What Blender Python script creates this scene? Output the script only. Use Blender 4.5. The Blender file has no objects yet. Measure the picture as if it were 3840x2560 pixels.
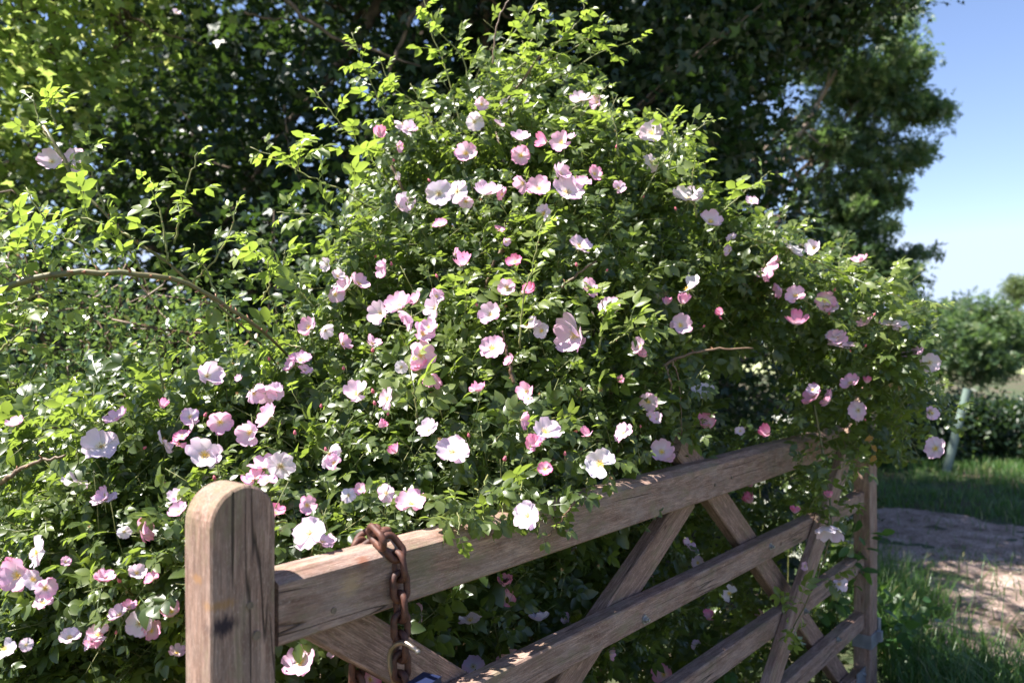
import bpy, math, random
import numpy as np
from mathutils import Vector, Matrix

random.seed(7)
rng = np.random.default_rng(11)
S = bpy.context.scene
COL = S.collection

# ------------------------------------------------------------------ camera, world, sun, exposure
CZ = 1.72
cam = bpy.data.cameras.new('camera')
cam.lens = 28.125; cam.sensor_width = 36; cam.clip_start = 0.05; cam.clip_end = 600
cam.dof.use_dof = True; cam.dof.focus_distance = 1.95; cam.dof.aperture_fstop = 3.2
co = bpy.data.objects.new('camera', cam); COL.objects.link(co)
co.location = (0, 0, CZ); co.rotation_euler = (math.radians(90), 0, 0)
S.camera = co

SUN_AZ = Vector((-1.0, -0.20, 0)).normalized()
SUN_EL = math.radians(59)
sdir = Vector((SUN_AZ.x*math.cos(SUN_EL), SUN_AZ.y*math.cos(SUN_EL), math.sin(SUN_EL)))
w = bpy.data.worlds.new('World'); S.world = w; w.use_nodes = True
nt = w.node_tree
sky = nt.nodes.new('ShaderNodeTexSky'); sky.sky_type = 'NISHITA'; sky.sun_disc = False
sky.sun_elevation = SUN_EL; sky.sun_rotation = math.atan2(SUN_AZ.x, SUN_AZ.y)
sky.air_density = 1.0; sky.dust_density = 0.15; sky.ozone_density = 1.6
wb = nt.nodes.new('ShaderNodeMix'); wb.data_type = 'RGBA'; wb.blend_type = 'MULTIPLY'; wb.inputs[0].default_value = 1
wb.inputs[7].default_value = (1.08, 1.02, 1.12, 1)          # the camera's lilac white balance
nt.links.new(sky.outputs[0], wb.inputs[6]); 
cap = nt.nodes.new('ShaderNodeMix'); cap.data_type = 'RGBA'; cap.blend_type = 'DARKEN'; cap.inputs[0].default_value = 1
cap.inputs[7].default_value = (4.1, 4.95, 6.7, 1)            # even, pale blue down to the horizon all round
nt.links.new(wb.outputs[2], cap.inputs[6]); nt.links.new(cap.outputs[2], nt.nodes['Background'].inputs[0])
nt.nodes['Background'].inputs[1].default_value = 0.057
sl = bpy.data.lights.new('sun', 'SUN'); sl.energy = 5.0; sl.angle = math.radians(0.53); sl.color = (1.0, 0.95, 0.87)
so = bpy.data.objects.new('sun', sl); COL.objects.link(so)
so.rotation_euler = sdir.to_track_quat('Z', 'Y').to_euler(); so.location = (-5, 0, 8)
S.view_settings.view_transform = 'Standard'; S.view_settings.look = 'None'
S.view_settings.gamma = 1.0; S.view_settings.exposure = 1.85
S.render.engine = 'CYCLES'
S.cycles.use_denoising = True
S.cycles.max_bounces = 7; S.cycles.diffuse_bounces = 4; S.cycles.glossy_bounces = 2
S.cycles.transmission_bounces = 5; S.cycles.transparent_max_bounces = 6
S.cycles.sample_clamp_indirect = 4.0

# ------------------------------------------------------------------ helpers
K = 3840/2352
F = 3000.0
def at(px, py, Y):                       # point seen at (px,py) of a 2352-wide view, Y metres away
    return Vector(((px*K-1920)/F*Y, Y, CZ-(py*K-1280)/F*Y))

def setp(o, label=None, cat=None, group=None, kind=None):
    if label: o['label'] = label
    if cat: o['category'] = cat
    if group: o['group'] = group
    if kind: o['kind'] = kind
    return o
def empty(name, loc, label, cat, group=None):
    o = bpy.data.objects.new(name, None); COL.objects.link(o); o.location = loc
    o.empty_display_size = 0.1
    return setp(o, label, cat, group)
def link(name, me, parent=None, world=True):
    o = bpy.data.objects.new(name, me); COL.objects.link(o)
    if parent is not None:
        o.parent = parent
        if world: o.location = -Vector(parent.location)
    return o

def mesh_np(name, V, T, mats, attrs=None, smooth=False, midx=None):
    me = bpy.data.meshes.new(name)
    V = np.asarray(V, dtype=np.float32).reshape(-1, 3); T = np.asarray(T, dtype=np.int32).reshape(-1, 3)
    me.vertices.add(len(V)); me.vertices.foreach_set('co', V.ravel())
    me.loops.add(T.size); me.loops.foreach_set('vertex_index', T.ravel())
    me.polygons.add(len(T)); me.polygons.foreach_set('loop_start', np.arange(0, T.size, 3, dtype=np.int32))
    sm = smooth or name in ('leaf', 'leaves', 'foliage', 'crown')
    me.polygons.foreach_set('use_smooth', np.full(len(T), bool(sm)))
    for m in mats: me.materials.append(m)
    if midx is not None: me.polygons.foreach_set('material_index', np.asarray(midx, dtype=np.int32))
    for k, a in (attrs or {}).items():
        at_ = me.attributes.new(k, 'FLOAT', 'POINT'); at_.data.foreach_set('value', np.asarray(a, dtype=np.float32))
    me.update(calc_edges=True)
    return me

class Acc:
    def __init__(s): s.V=[]; s.T=[]; s.A={}; s.n=0; s.M=[]
    def add(s, V, T, m=0, **at_):
        V = np.asarray(V, float).reshape(-1,3); T = np.asarray(T, int).reshape(-1,3)
        s.V.append(V); s.T.append(T+s.n); s.n += len(V); s.M.append(np.full(len(T), m))
        for k, a in at_.items(): s.A.setdefault(k, []).append(np.broadcast_to(np.asarray(a, float), (len(V),)))
        return s
    def mesh(s, name, mats, smooth=False):
        A = {k: np.concatenate(v) for k, v in s.A.items()}
        return mesh_np(name, np.concatenate(s.V), np.concatenate(s.T), mats, A, smooth, np.concatenate(s.M))

def tube(acc, pts, rad, sides=5, m=0, **kw):
    P = np.array([list(p) for p in pts], float); n = len(P)
    R = np.broadcast_to(np.asarray(rad, float), (n,)) if np.ndim(rad) else np.full(n, rad)
    D = np.gradient(P, axis=0); D /= np.linalg.norm(D, axis=1)[:, None]+1e-9
    ref = np.array([0.0, 0, 1]) if abs(D[:, 2]).mean() < 0.8 else np.array([1.0, 0, 0])
    U = np.cross(D, ref); U /= np.linalg.norm(U, axis=1)[:, None]+1e-9
    Wv = np.cross(D, U)
    a = np.arange(sides)*2*math.pi/sides
    V = P[:, None, :]+R[:, None, None]*(np.cos(a)[None, :, None]*U[:, None, :]+np.sin(a)[None, :, None]*Wv[:, None, :])
    V = V.reshape(-1, 3); T = []
    for i in range(n-1):
        for j in range(sides):
            a0 = i*sides+j; a1 = i*sides+(j+1) % sides; b0 = a0+sides; b1 = a1+sides
            T += [(a0, a1, b1), (a0, b1, b0)]
    k = len(V); V = np.vstack([V, P[0], P[-1]])
    for j in range(sides):
        T.append((k, (j+1) % sides, j)); T.append((k+1, (n-1)*sides+j, (n-1)*sides+(j+1) % sides))
    acc.add(V, T, m, **kw)

def smooth_path(pts, n=24):
    P = np.array([list(p) for p in pts], float); m = len(P)
    if m < 3: 
        t = np.linspace(0, 1, n)[:, None]; return P[0]*(1-t)+P[-1]*t
    Q = np.vstack([2*P[0]-P[1], P, 2*P[-1]-P[-2]]); out = []
    for t in np.linspace(0, m-1-1e-6, n):
        i = int(t); f = t-i; a, b, c, d = Q[i], Q[i+1], Q[i+2], Q[i+3]
        out.append(0.5*((2*b)+(-a+c)*f+(2*a-5*b+4*c-d)*f*f+(-a+3*b-3*c+d)*f**3))
    return np.array(out)

def norm(A): return A/(np.linalg.norm(A, axis=-1, keepdims=True)+1e-9)
def frames(D, N):                        # columns x=D, z~N
    X = norm(D); Y = norm(np.cross(N, X)); Z = np.cross(X, Y)
    return np.stack([X, Y, Z], axis=-1)
def instance(acc, V0, T0, P, R, s, m=0, **at_):       # many copies of a template
    N = len(P); n = len(V0)
    if N == 0: return
    V = np.einsum('nij,kj->nki', R*np.asarray(s).reshape(-1, 1, 1), V0)+P[:, None, :]
    T = (np.arange(N)[:, None, None]*n+T0[None]).reshape(-1, 3)
    A = {k: np.repeat(np.asarray(a, float), n) if np.ndim(a) else a for k, a in at_.items()}
    acc.add(V.reshape(-1, 3), T, m, **A)

def fbm(P, f=1.0, seed=0):               # cheap smooth noise, about -1..1
    r = np.random.default_rng(seed); P = np.asarray(P, float)*f; out = np.zeros(P.shape[:-1])
    for k in range(8):
        v = r.normal(size=P.shape[-1]); ph = r.uniform(0, 6.28); out += np.sin(P@v*1.3+ph)
    return out/4.0

# ------------------------------------------------------------------ materials
def mat(name):
    m = bpy.data.materials.new(name); m.use_nodes = True
    n = m.node_tree.nodes; l = m.node_tree.links
    return m, n, l, n['Principled BSDF'], n['Material Output']
def ramp(n, l, src, stops):
    r = n.new('ShaderNodeValToRGB'); e = r.color_ramp.elements
    while len(e) < len(stops): e.new(0.5)
    for x, (p, c) in zip(e, stops): x.position = p; x.color = (*c, 1)
    if src is not None: l.new(src, r.inputs[0])
    return r.outputs[0]
def mixc(n, l, f, a, b, bt='MIX'):
    x = n.new('ShaderNodeMix'); x.data_type = 'RGBA'; x.blend_type = bt
    for i, v in ((0, f), (6, a), (7, b)):
        if hasattr(v, 'is_output'): l.new(v, x.inputs[i])
        elif isinstance(v, (int, float)): x.inputs[i].default_value = v
        else: x.inputs[i].default_value = (*v, 1)
    return x.outputs[2]
def maths(n, l, op, a, b=None, clamp=False):
    x = n.new('ShaderNodeMath'); x.operation = op; x.use_clamp = clamp
    for i, v in enumerate((a, b)):
        if v is None: continue
        if hasattr(v, 'is_output'): l.new(v, x.inputs[i])
        else: x.inputs[i].default_value = v
    return x.outputs[0]
def noise(n, l, vec, scale, detail=4, rough=0.55, dist=0):
    x = n.new('ShaderNodeTexNoise'); x.inputs['Scale'].default_value = scale
    x.inputs['Detail'].default_value = detail; x.inputs['Roughness'].default_value = rough
    x.inputs['Distortion'].default_value = dist
    if vec is not None: l.new(vec, x.inputs['Vector'])
    return x.outputs['Fac']
def coords(n, l, kind='Object', scale=(1, 1, 1), loc=(0, 0, 0)):
    t = n.new('ShaderNodeTexCoord'); m = n.new('ShaderNodeMapping')
    m.inputs['Scale'].default_value = scale; m.inputs['Location'].default_value = loc
    l.new(t.outputs[kind], m.inputs['Vector']); return m.outputs[0]
def bump(n, l, h, strength, dist, b):
    x = n.new('ShaderNodeBump'); x.inputs['Strength'].default_value = strength; x.inputs['Distance'].default_value = dist
    l.new(h, x.inputs['Height']); l.new(x.outputs[0], b.inputs['Normal']); return x

def leaf_mat(name, dark, lite, young, trans, rough=0.42, spec=0.45, tfac=0.42, back=None, obj=False, veins=True, scale=1.0):
    """top colour varies leaf to leaf (attribute tint), young leaves paler; light comes through"""
    m, n, l, b, out = mat(name)
    if obj:
        oi = n.new('ShaderNodeObjectInfo'); sep = n.new('ShaderNodeSeparateColor'); l.new(oi.outputs['Color'], sep.inputs[0])
        tint = sep.outputs[0]; yo = sep.outputs[1]
    else:
        a = n.new('ShaderNodeAttribute'); a.attribute_name = 'tint'; tint = a.outputs['Fac']
        a = n.new('ShaderNodeAttribute'); a.attribute_name = 'young'; yo = a.outputs['Fac']
    c = mixc(n, l, tint, dark, lite); c = mixc(n, l, yo, c, young)
    if back:
        g = n.new('ShaderNodeNewGeometry')
        c2 = mixc(n, l, maths(n, l, 'MULTIPLY', g.outputs['Backfacing'], 0.75), c, back); 
    else: c2 = c
    if veins:
        v = coords(n, l, 'Object'); nz = noise(n, l, v, 60*scale, 3)
        c2 = mixc(n, l, maths(n, l, 'MULTIPLY', nz, 0.35), c2, (0.02, 0.03, 0.008))
    l.new(c2, b.inputs['Base Color']); b.inputs['Roughness'].default_value = rough
    b.inputs['Specular IOR Level'].default_value = spec
    t = n.new('ShaderNodeBsdfTranslucent')
    l.new(mixc(n, l, yo, mixc(n, l, tint, trans, tuple(x*1.25 for x in trans)), tuple(min(.75, x*2.1) for x in trans)), t.inputs[0])
    mx = n.new('ShaderNodeMixShader'); mx.inputs[0].default_value = tfac
    l.new(b.outputs[0], mx.inputs[1]); l.new(t.outputs[0], mx.inputs[2]); l.new(mx.outputs[0], out.inputs[0])
    return m
ROSE_ARGS = dict(dark=(0.018, 0.042, 0.016), lite=(0.070, 0.108, 0.028), young=(0.26, 0.31, 0.09), trans=(0.215, 0.295, 0.038),
                 rough=0.34, spec=0.6, tfac=0.42, back=(0.12, 0.17, 0.09))
M_ROSE = leaf_mat('rose_leaf', **ROSE_ARGS)
M_ROSEO = leaf_mat('rose_leaf_single', obj=True, **ROSE_ARGS)
M_TREE = leaf_mat('shade_dark_leaf', (0.007, 0.019, 0.009), (0.018, 0.040, 0.015), (0.09, 0.15, 0.04), (0.07, 0.13, 0.02), rough=0.42, tfac=0.25, veins=False)  # leaf colour darkened so that it carries the deep background shade
M_TREE2 = leaf_mat('sun_bright_leaf', (0.07, 0.13, 0.025), (0.21, 0.28, 0.07), (0.34, 0.38, 0.16), (0.40, 0.52, 0.12), rough=0.38, tfac=0.5, veins=False)  # lit counterpart: sunlight put into a lighter, yellower leaf colour
M_SHRUB = leaf_mat('shrub_leaf', (0.05, 0.10, 0.035), (0.12, 0.18, 0.06), (0.30, 0.14, 0.07), (0.20, 0.30, 0.06), rough=0.27, spec=1.0, tfac=0.28, veins=False)
M_OAK = leaf_mat('oak_leaf', (0.026, 0.058, 0.026), (0.075, 0.12, 0.05), (0.25, 0.28, 0.14), (0.15, 0.25, 0.06), rough=0.42, tfac=0.32, veins=False)
M_FAR = leaf_mat('far_leaf', (0.05, 0.08, 0.04), (0.115, 0.15, 0.07), (0.2, 0.22, 0.1), (0.15, 0.22, 0.05), rough=0.55, tfac=0.3, veins=False)
M_WEED = leaf_mat('weed_leaf', (0.025, 0.07, 0.02), (0.05, 0.12, 0.03), (0.1, 0.18, 0.05), (0.16, 0.30, 0.04), rough=0.45, tfac=0.35, veins=False)
M_GRASS = leaf_mat('grass_blade', (0.035, 0.085, 0.02), (0.075, 0.15, 0.035), (0.3, 0.27, 0.13), (0.14, 0.28, 0.04), rough=0.4, tfac=0.3, veins=False)

def stem_mat(name, c1, c2, rough=0.55, sc=40):
    m, n, l, b, out = mat(name)
    v = coords(n, l, 'Object')
    l.new(ramp(n, l, noise(n, l, v, sc, 3), [(0.35, c1), (0.65, c2)]), b.inputs['Base Color'])
    b.inputs['Roughness'].default_value = rough; bump(n, l, noise(n, l, v, sc*4, 3), 0.4, 0.002, b)
    return m
M_STEM = stem_mat('green_stem', (0.10, 0.13, 0.035), (0.19, 0.18, 0.06))
M_CANE = stem_mat('rose_cane', (0.075, 0.085, 0.028), (0.14, 0.11, 0.045), sc=25)
M_TWIG = stem_mat('brown_twig', (0.09, 0.05, 0.03), (0.17, 0.11, 0.07))
M_THORN = stem_mat('thorn', (0.25, 0.09, 0.05), (0.32, 0.17, 0.09))
M_BARK = stem_mat('bark', (0.05, 0.035, 0.025), (0.14, 0.10, 0.075), 0.9, 9)
M_BARKL = stem_mat('pale_bark', (0.12, 0.085, 0.065), (0.25, 0.19, 0.15), 0.9, 6)

def petal_mat():
    m, n, l, b, out = mat('petal')
    oi = n.new('ShaderNodeObjectInfo'); a = n.new('ShaderNodeAttribute'); a.attribute_name = 'rad'
    v = coords(n, l, 'Object', (1, 1, 1)); nz = noise(n, l, v, 3.0, 3)
    r = maths(n, l, 'ADD', a.outputs['Fac'], maths(n, l, 'MULTIPLY', maths(n, l, 'SUBTRACT', nz, 0.5), 0.5), True)
    tip = oi.outputs['Color']
    base = mixc(n, l, 0.68, tip, (0.80, 0.75, 0.79))
    c = mixc(n, l, ramp(n, l, r, [(0.25, (0, 0, 0)), (0.95, (1, 1, 1))]), base, tip)
    c = mixc(n, l, ramp(n, l, a.outputs['Fac'], [(0.05, (1, 1, 1)), (0.28, (0, 0, 0))]), c, (0.85, 0.80, 0.50))
    l.new(c, b.inputs['Base Color']); b.inputs['Roughness'].default_value = 0.6; b.inputs['Specular IOR Level'].default_value = 0.2
    vm = n.new('ShaderNodeTexWave'); vm.inputs['Scale'].default_value = 5; vm.inputs['Distortion'].default_value = 1.5
    vm.bands_direction = 'Y'; l.new(v, vm.inputs[0]); bump(n, l, vm.outputs['Fac'], 0.12, 0.02, b)
    t = n.new('ShaderNodeBsdfTranslucent'); l.new(c, t.inputs[0])
    mx = n.new('ShaderNodeMixShader'); mx.inputs[0].default_value = 0.42
    l.new(b.outputs[0], mx.inputs[1]); l.new(t.outputs[0], mx.inputs[2]); l.new(mx.outputs[0], out.inputs[0])
    return m
M_PETAL = petal_mat()
def flat(name, c, rough=0.6, metal=0.0, nsc=0, c2=None):
    m, n, l, b, out = mat(name)
    if nsc:
        v = coords(n, l, 'Object'); l.new(ramp(n, l, noise(n, l, v, nsc, 4), [(0.35, c), (0.65, c2)]), b.inputs['Base Color'])
    else: b.inputs['Base Color'].default_value = (*c, 1)
    b.inputs['Roughness'].default_value = rough; b.inputs['Metallic'].default_value = metal
    return m
M_STAMEN = flat('yellow_stamen', (0.78, 0.55, 0.10), nsc=8, c2=(0.72, 0.42, 0.04))
M_STAMENB = flat('tan_stamen', (0.50, 0.36, 0.14), nsc=8, c2=(0.30, 0.15, 0.05))
M_SPENT = flat('spent_stamen', (0.52, 0.36, 0.18), nsc=6, c2=(0.30, 0.14, 0.06))
M_BUD = flat('bud_pink', (0.55, 0.08, 0.15), nsc=5, c2=(0.65, 0.2, 0.26))
M_SEPAL = flat('sepal', (0.12, 0.17, 0.05), nsc=5, c2=(0.2, 0.2, 0.08))
M_WHITEF = flat('white_floret', (0.75, 0.76, 0.68))
M_YELLOWL = leaf_mat('yellow_leaf', (0.35, 0.18, 0.02), (0.3, 0.14, 0.02), (0.3, 0.18, 0.02), (0.35, 0.2, 0.02), veins=True)

def wood_mat(name, light, mid, dark, seed=0.0, stain=(0.20, 0.17, 0.10), crack=0.5, grey=0.3, marks=()):
    m, n, l, b, out = mat(name)
    g = coords(n, l, 'Object', (7.0, 90, 90), (seed, seed*1.7, seed))
    g2 = coords(n, l, 'Object', (22.0, 420, 420), (seed*2, seed, 0))
    o = coords(n, l, 'Object', (2, 5, 5), (seed, 0, seed*3))
    big = noise(n, l, o, 4, 6, 0.7); n1 = noise(n, l, g, 1.0, 6, 0.7, 0.8); n2 = noise(n, l, g2, 1.0, 4, 0.65)
    c = ramp(n, l, n1, [(0.32, dark), (0.5, mid), (0.68, light)])
    c = mixc(n, l, ramp(n, l, n2, [(0.38, (0.85,)*3), (0.56, (0, 0, 0))]), c, tuple(x*0.42 for x in mid))
    c = mixc(n, l, maths(n, l, 'MULTIPLY', ramp(n, l, big, [(0.42, (0, 0, 0)), (0.62, (1, 1, 1))]), grey), c, (0.34, 0.275, 0.25))
    sp = noise(n, l, coords(n, l, 'Object', (120, 380, 380), (seed, 1, 1)), 1.0, 4, 0.7)
    c = mixc(n, l, ramp(n, l, sp, [(0.54, (0, 0, 0)), (0.72, (0.7,)*3)]), c, (0.46, 0.36, 0.31))
    c = mixc(n, l, maths(n, l, 'MULTIPLY', ramp(n, l, noise(n, l, coords(n, l, 'Object', (3, 7, 7), (seed, 5, 2)), 3, 6, 0.7), [(0.48, (0, 0, 0)), (0.62, (1, 1, 1))]), 0.45), c, tuple(x*0.5 for x in mid))
    green = noise(n, l, coords(n, l, 'Object', (4, 10, 10), (seed*5, 3, 1)), 1.6, 7, 0.75)
    c = mixc(n, l, maths(n, l, 'MULTIPLY', ramp(n, l, green, [(0.52, (0, 0, 0)), (0.64, (1, 1, 1))]), 0.55), c, stain)
    # long drying cracks that follow the grain
    cr = n.new('ShaderNodeTexNoise'); cr.inputs['Scale'].default_value = 1.0; cr.inputs['Detail'].default_value = 2
    l.new(coords(n, l, 'Object', (0.7, 20, 20), (seed*3, seed, seed*2)), cr.inputs['Vector'])
    d = maths(n, l, 'ABSOLUTE', maths(n, l, 'SUBTRACT', cr.outputs['Fac'], 0.5))
    gate_ = noise(n, l, coords(n, l, 'Object', (2.2, 14, 14), (seed*7, 0, 0)), 1.0, 1)
    line = maths(n, l, 'MULTIPLY', ramp(n, l, d, [(0.002, (1, 1, 1)), (0.007, (0, 0, 0))]),
                 ramp(n, l, gate_, [(0.54, (0, 0, 0)), (0.60, (1, 1, 1))]))
    # knots
    vo = n.new('ShaderNodeTexVoronoi'); vo.inputs['Scale'].default_value = 1.0; vo.inputs['Randomness'].default_value = 1.0
    l.new(coords(n, l, 'Object', (5.0, 8, 8), (seed*1.3, seed, 0.3)), vo.inputs['Vector'])
    kn = ramp(n, l, vo.outputs['Distance'], [(0.03, (1, 1, 1)), (0.075, (0, 0, 0))])
    c = mixc(n, l, maths(n, l, 'MULTIPLY', kn, 0.65), c, tuple(x*0.35 for x in dark))
    c = mixc(n, l, maths(n, l, 'MULTIPLY', line, 0.92), c, (0.025, 0.018, 0.014))
    for (cx, cy, cz), rx, ry, mc, am in marks:             # old stains, rubbed patches and rust runs that belong to the wood
        q = coords(n, l, 'Object', (1/rx, 1/ry, 1/ry), (-cx/rx, -cy/ry, -cz/ry)); ln = n.new('ShaderNodeVectorMath'); ln.operation = 'LENGTH'; l.new(q, ln.inputs[0])
        dd = maths(n, l, 'ADD', ln.outputs['Value'], maths(n, l, 'MULTIPLY', maths(n, l, 'SUBTRACT', noise(n, l, coords(n, l, 'Object', (25, 130, 130)), 1.0, 6, 0.8), 0.5), 2.6))
        c = mixc(n, l, maths(n, l, 'MULTIPLY', ramp(n, l, dd, [(0.35, (1, 1, 1)), (1.0, (0, 0, 0))]), am), c, mc)
    l.new(c, b.inputs['Base Color']); b.inputs['Roughness'].default_value = 0.86; b.inputs['Specular IOR Level'].default_value = 0.25
    h = maths(n, l, 'SUBTRACT', maths(n, l, 'ADD', maths(n, l, 'MULTIPLY', n2, 0.7), maths(n, l, 'MULTIPLY', n1, 0.12)), maths(n, l, 'MULTIPLY', line, 1.6))
    h = maths(n, l, 'SUBTRACT', h, maths(n, l, 'MULTIPLY', kn, 0.3))
    bump(n, l, h, 0.9, 0.0022, b)
    return m
WOODS = [wood_mat('weathered_wood_%s' % s, (0.46, 0.30, 0.235), (0.29, 0.175, 0.135), (0.125, 0.068, 0.050), k, grey=g, marks=mk)
         for s, k, g, mk in (('post', 1.3, 0.25, (((1.262, -.042, .04), .010, .034, (0.30, 0.15, 0.04), .55), ((1.228, -.036, .04), .020, .030, (0.02, 0.014, 0.022), .95), ((1.300, -.059, 0), .010, .02, (0.33, 0.16, 0.05), .5))),
                         ('rail', 4.1, 0.45, (((.150, 0, -.035), .030, .030, (0.42, 0.28, 0.15), .5), ((.265, 0, -.05), .012, .07, (0.16, 0.05, 0.02), .6), ((.185, .0, .0), .02, .016, (0.22, 0.07, 0.03), .6), ((.33, 0, -.04), .05, .06, (0.15, 0.14, 0.08), .5))), ('low', 7.7, 0.4, ()), ('brace', 11.9, 0.1, ()))]
# post: broad orange and near-black stains are marks on the wood itself
def rust_mat():
    m, n, l, b, out = mat('rust')
    v = coords(n, l, 'Object'); a = noise(n, l, v, 45, 6, 0.7); c = noise(n, l, v, 260, 4, 0.7)
    col = ramp(n, l, a, [(0.30, (0.022, 0.009, 0.008)), (0.5, (0.065, 0.022, 0.015)), (0.66, (0.12, 0.042, 0.022)), (0.8, (0.2, 0.07, 0.025))])
    l.new(col, b.inputs['Base Color']); b.inputs['Roughness'].default_value = 0.62; b.inputs['Metallic'].default_value = 0.12
    bump(n, l, maths(n, l, 'ADD', a, maths(n, l, 'MULTIPLY', c, 0.6)), 0.5, 0.0012, b)
    return m
M_RUST = rust_mat()
M_STEEL = flat('worn_steel', (0.30, 0.28, 0.27), 0.35, 0.9, 30, (0.22, 0.15, 0.09))
M_ZINC = flat('zinc', (0.30, 0.31, 0.33), 0.45, 0.8, 40, (0.42, 0.42, 0.44))
M_GALV = flat('galvanised', (0.22, 0.23, 0.26), 0.55, 0.6, 18, (0.34, 0.35, 0.38))
M_LOCKB = flat('blue_plastic', (0.008, 0.014, 0.05), 0.45)
M_LAM = flat('laminated_steel', (0.16, 0.16, 0.17), 0.4, 0.8, 30, (0.26, 0.25, 0.25))
M_PRINT = flat('white_print', (0.7, 0.72, 0.75), 0.5)
M_PEG = flat('old_peg', (0.10, 0.075, 0.055), 0.9, 0, 60, (0.19, 0.14, 0.1))
M_TUBE = flat('pale_green_plastic', (0.11, 0.16, 0.14), 0.55, 0, 6, (0.16, 0.21, 0.18))

# ------------------------------------------------------------------ ground
def gh(x, y): return 0.02*np.sin(x*1.3+y*0.7)+0.015*np.sin(x*3.1-y*2.3)+0.01*np.sin(y*5.2+x*4.1)
def ground_mat():
    m, n, l, b, out = mat('soil_and_turf')
    v = coords(n, l, 'Object'); a = noise(n, l, v, 1.1, 6, 0.6); f = noise(n, l, v, 14, 6, 0.7); f2 = noise(n, l, v, 60, 4, 0.7)
    soil = ramp(n, l, f, [(0.3, (0.05, 0.035, 0.022)), (0.6, (0.10, 0.07, 0.045))])
    turf = ramp(n, l, f, [(0.3, (0.025, 0.045, 0.014)), (0.65, (0.055, 0.08, 0.026))])
    l.new(mixc(n, l, ramp(n, l, a, [(0.42, (0, 0, 0)), (0.55, (1, 1, 1))]), soil, turf), b.inputs['Base Color'])
    b.inputs['Roughness'].default_value = 0.95; bump(n, l, maths(n, l, 'ADD', f, f2), 0.8, 0.03, b)
    return m
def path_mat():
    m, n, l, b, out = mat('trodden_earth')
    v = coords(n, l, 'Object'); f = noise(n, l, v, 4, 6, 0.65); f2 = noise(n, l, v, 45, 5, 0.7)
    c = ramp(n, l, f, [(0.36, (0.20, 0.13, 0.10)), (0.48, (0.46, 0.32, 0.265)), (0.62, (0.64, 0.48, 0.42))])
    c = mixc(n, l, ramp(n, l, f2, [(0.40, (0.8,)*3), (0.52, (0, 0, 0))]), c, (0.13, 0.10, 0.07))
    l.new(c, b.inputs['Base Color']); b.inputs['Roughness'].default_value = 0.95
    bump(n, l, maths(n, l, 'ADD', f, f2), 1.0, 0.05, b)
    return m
def grid(x0, x1, y0, y1, nx, ny, zf, keep=None):
    X, Y = np.meshgrid(np.linspace(x0, x1, nx), np.linspace(y0, y1, ny)); Z = zf(X, Y)
    V = np.stack([X, Y, Z], -1).reshape(-1, 3); T = []
    i, j = np.meshgrid(np.arange(nx-1), np.arange(ny-1)); a = (j*nx+i).ravel()
    T = np.concatenate([np.stack([a, a+1, a+nx+1], 1), np.stack([a, a+nx+1, a+nx], 1)])
    if keep is not None:
        c = V[T].mean(1); T = T[keep(c[:, 0], c[:, 1])]
    return V, T
M_GROUND = ground_mat(); M_PATH = path_mat()
V, T = grid(-16, 44, -4, 43, 150, 130, lambda x, y: gh(x, y)*1.0)
setp(link('ground', mesh_np('ground', V, T, [M_GROUND], smooth=True)), 'uneven earth and turf under the hedge and around the gate', 'ground', kind='structure')
Vf = np.array([(-260, -60, -0.12), (260, -60, -0.12), (260, 400, -0.12), (-260, 400, -0.12)])
mf, n, l, b, out = mat('pale_field')
v = coords(n, l, 'Object'); l.new(ramp(n, l, noise(n, l, v, 0.15, 6, 0.6), [(0.3, (0.26, 0.30, 0.13)), (0.7, (0.36, 0.37, 0.19))]), b.inputs['Base Color'])
b.inputs['Roughness'].default_value = 0.95
setp(link('field', mesh_np('field', Vf, [(0, 1, 2), (0, 2, 3)], [mf])), 'pale dry grass field beyond the trees', 'field', kind='structure')
def path_edge(x, y):                     # >0 inside the trodden strip
    w1 = 0.95-np.abs(y-(7.15-0.18*(x-3)))+0.25*np.sin(x*2.1)+0.12*np.sin(x*5.3+y*3)
    w2 = 1.15-np.abs(y-(5.5))*0.7-np.maximum(0, 3.2-x)*1.3+0.45*np.sin(x*2.7+1)*np.sin(y*3.1)+0.3*np.sin(x*6+y*4)
    rag = .10*fbm(np.stack([x, y], -1), 6.0, 31)+.07*fbm(np.stack([x, y], -1), 17.0, 32)
    return np.maximum(w1, w2)+rag
V, T = grid(1.9, 12, 4.1, 9.2, 210, 115, lambda x, y: gh(x, y)+0.012+0.012*fbm(np.stack([x, y], -1), 3.5, 12)+0.008*fbm(np.stack([x, y], -1), 11, 13), keep=lambda x, y: path_edge(x, y) > 0)
setp(link('path', mesh_np('path', V, T, [M_PATH], smooth=True)), 'pinkish trodden earth path dappled with tree shade', 'path', kind='structure')

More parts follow.
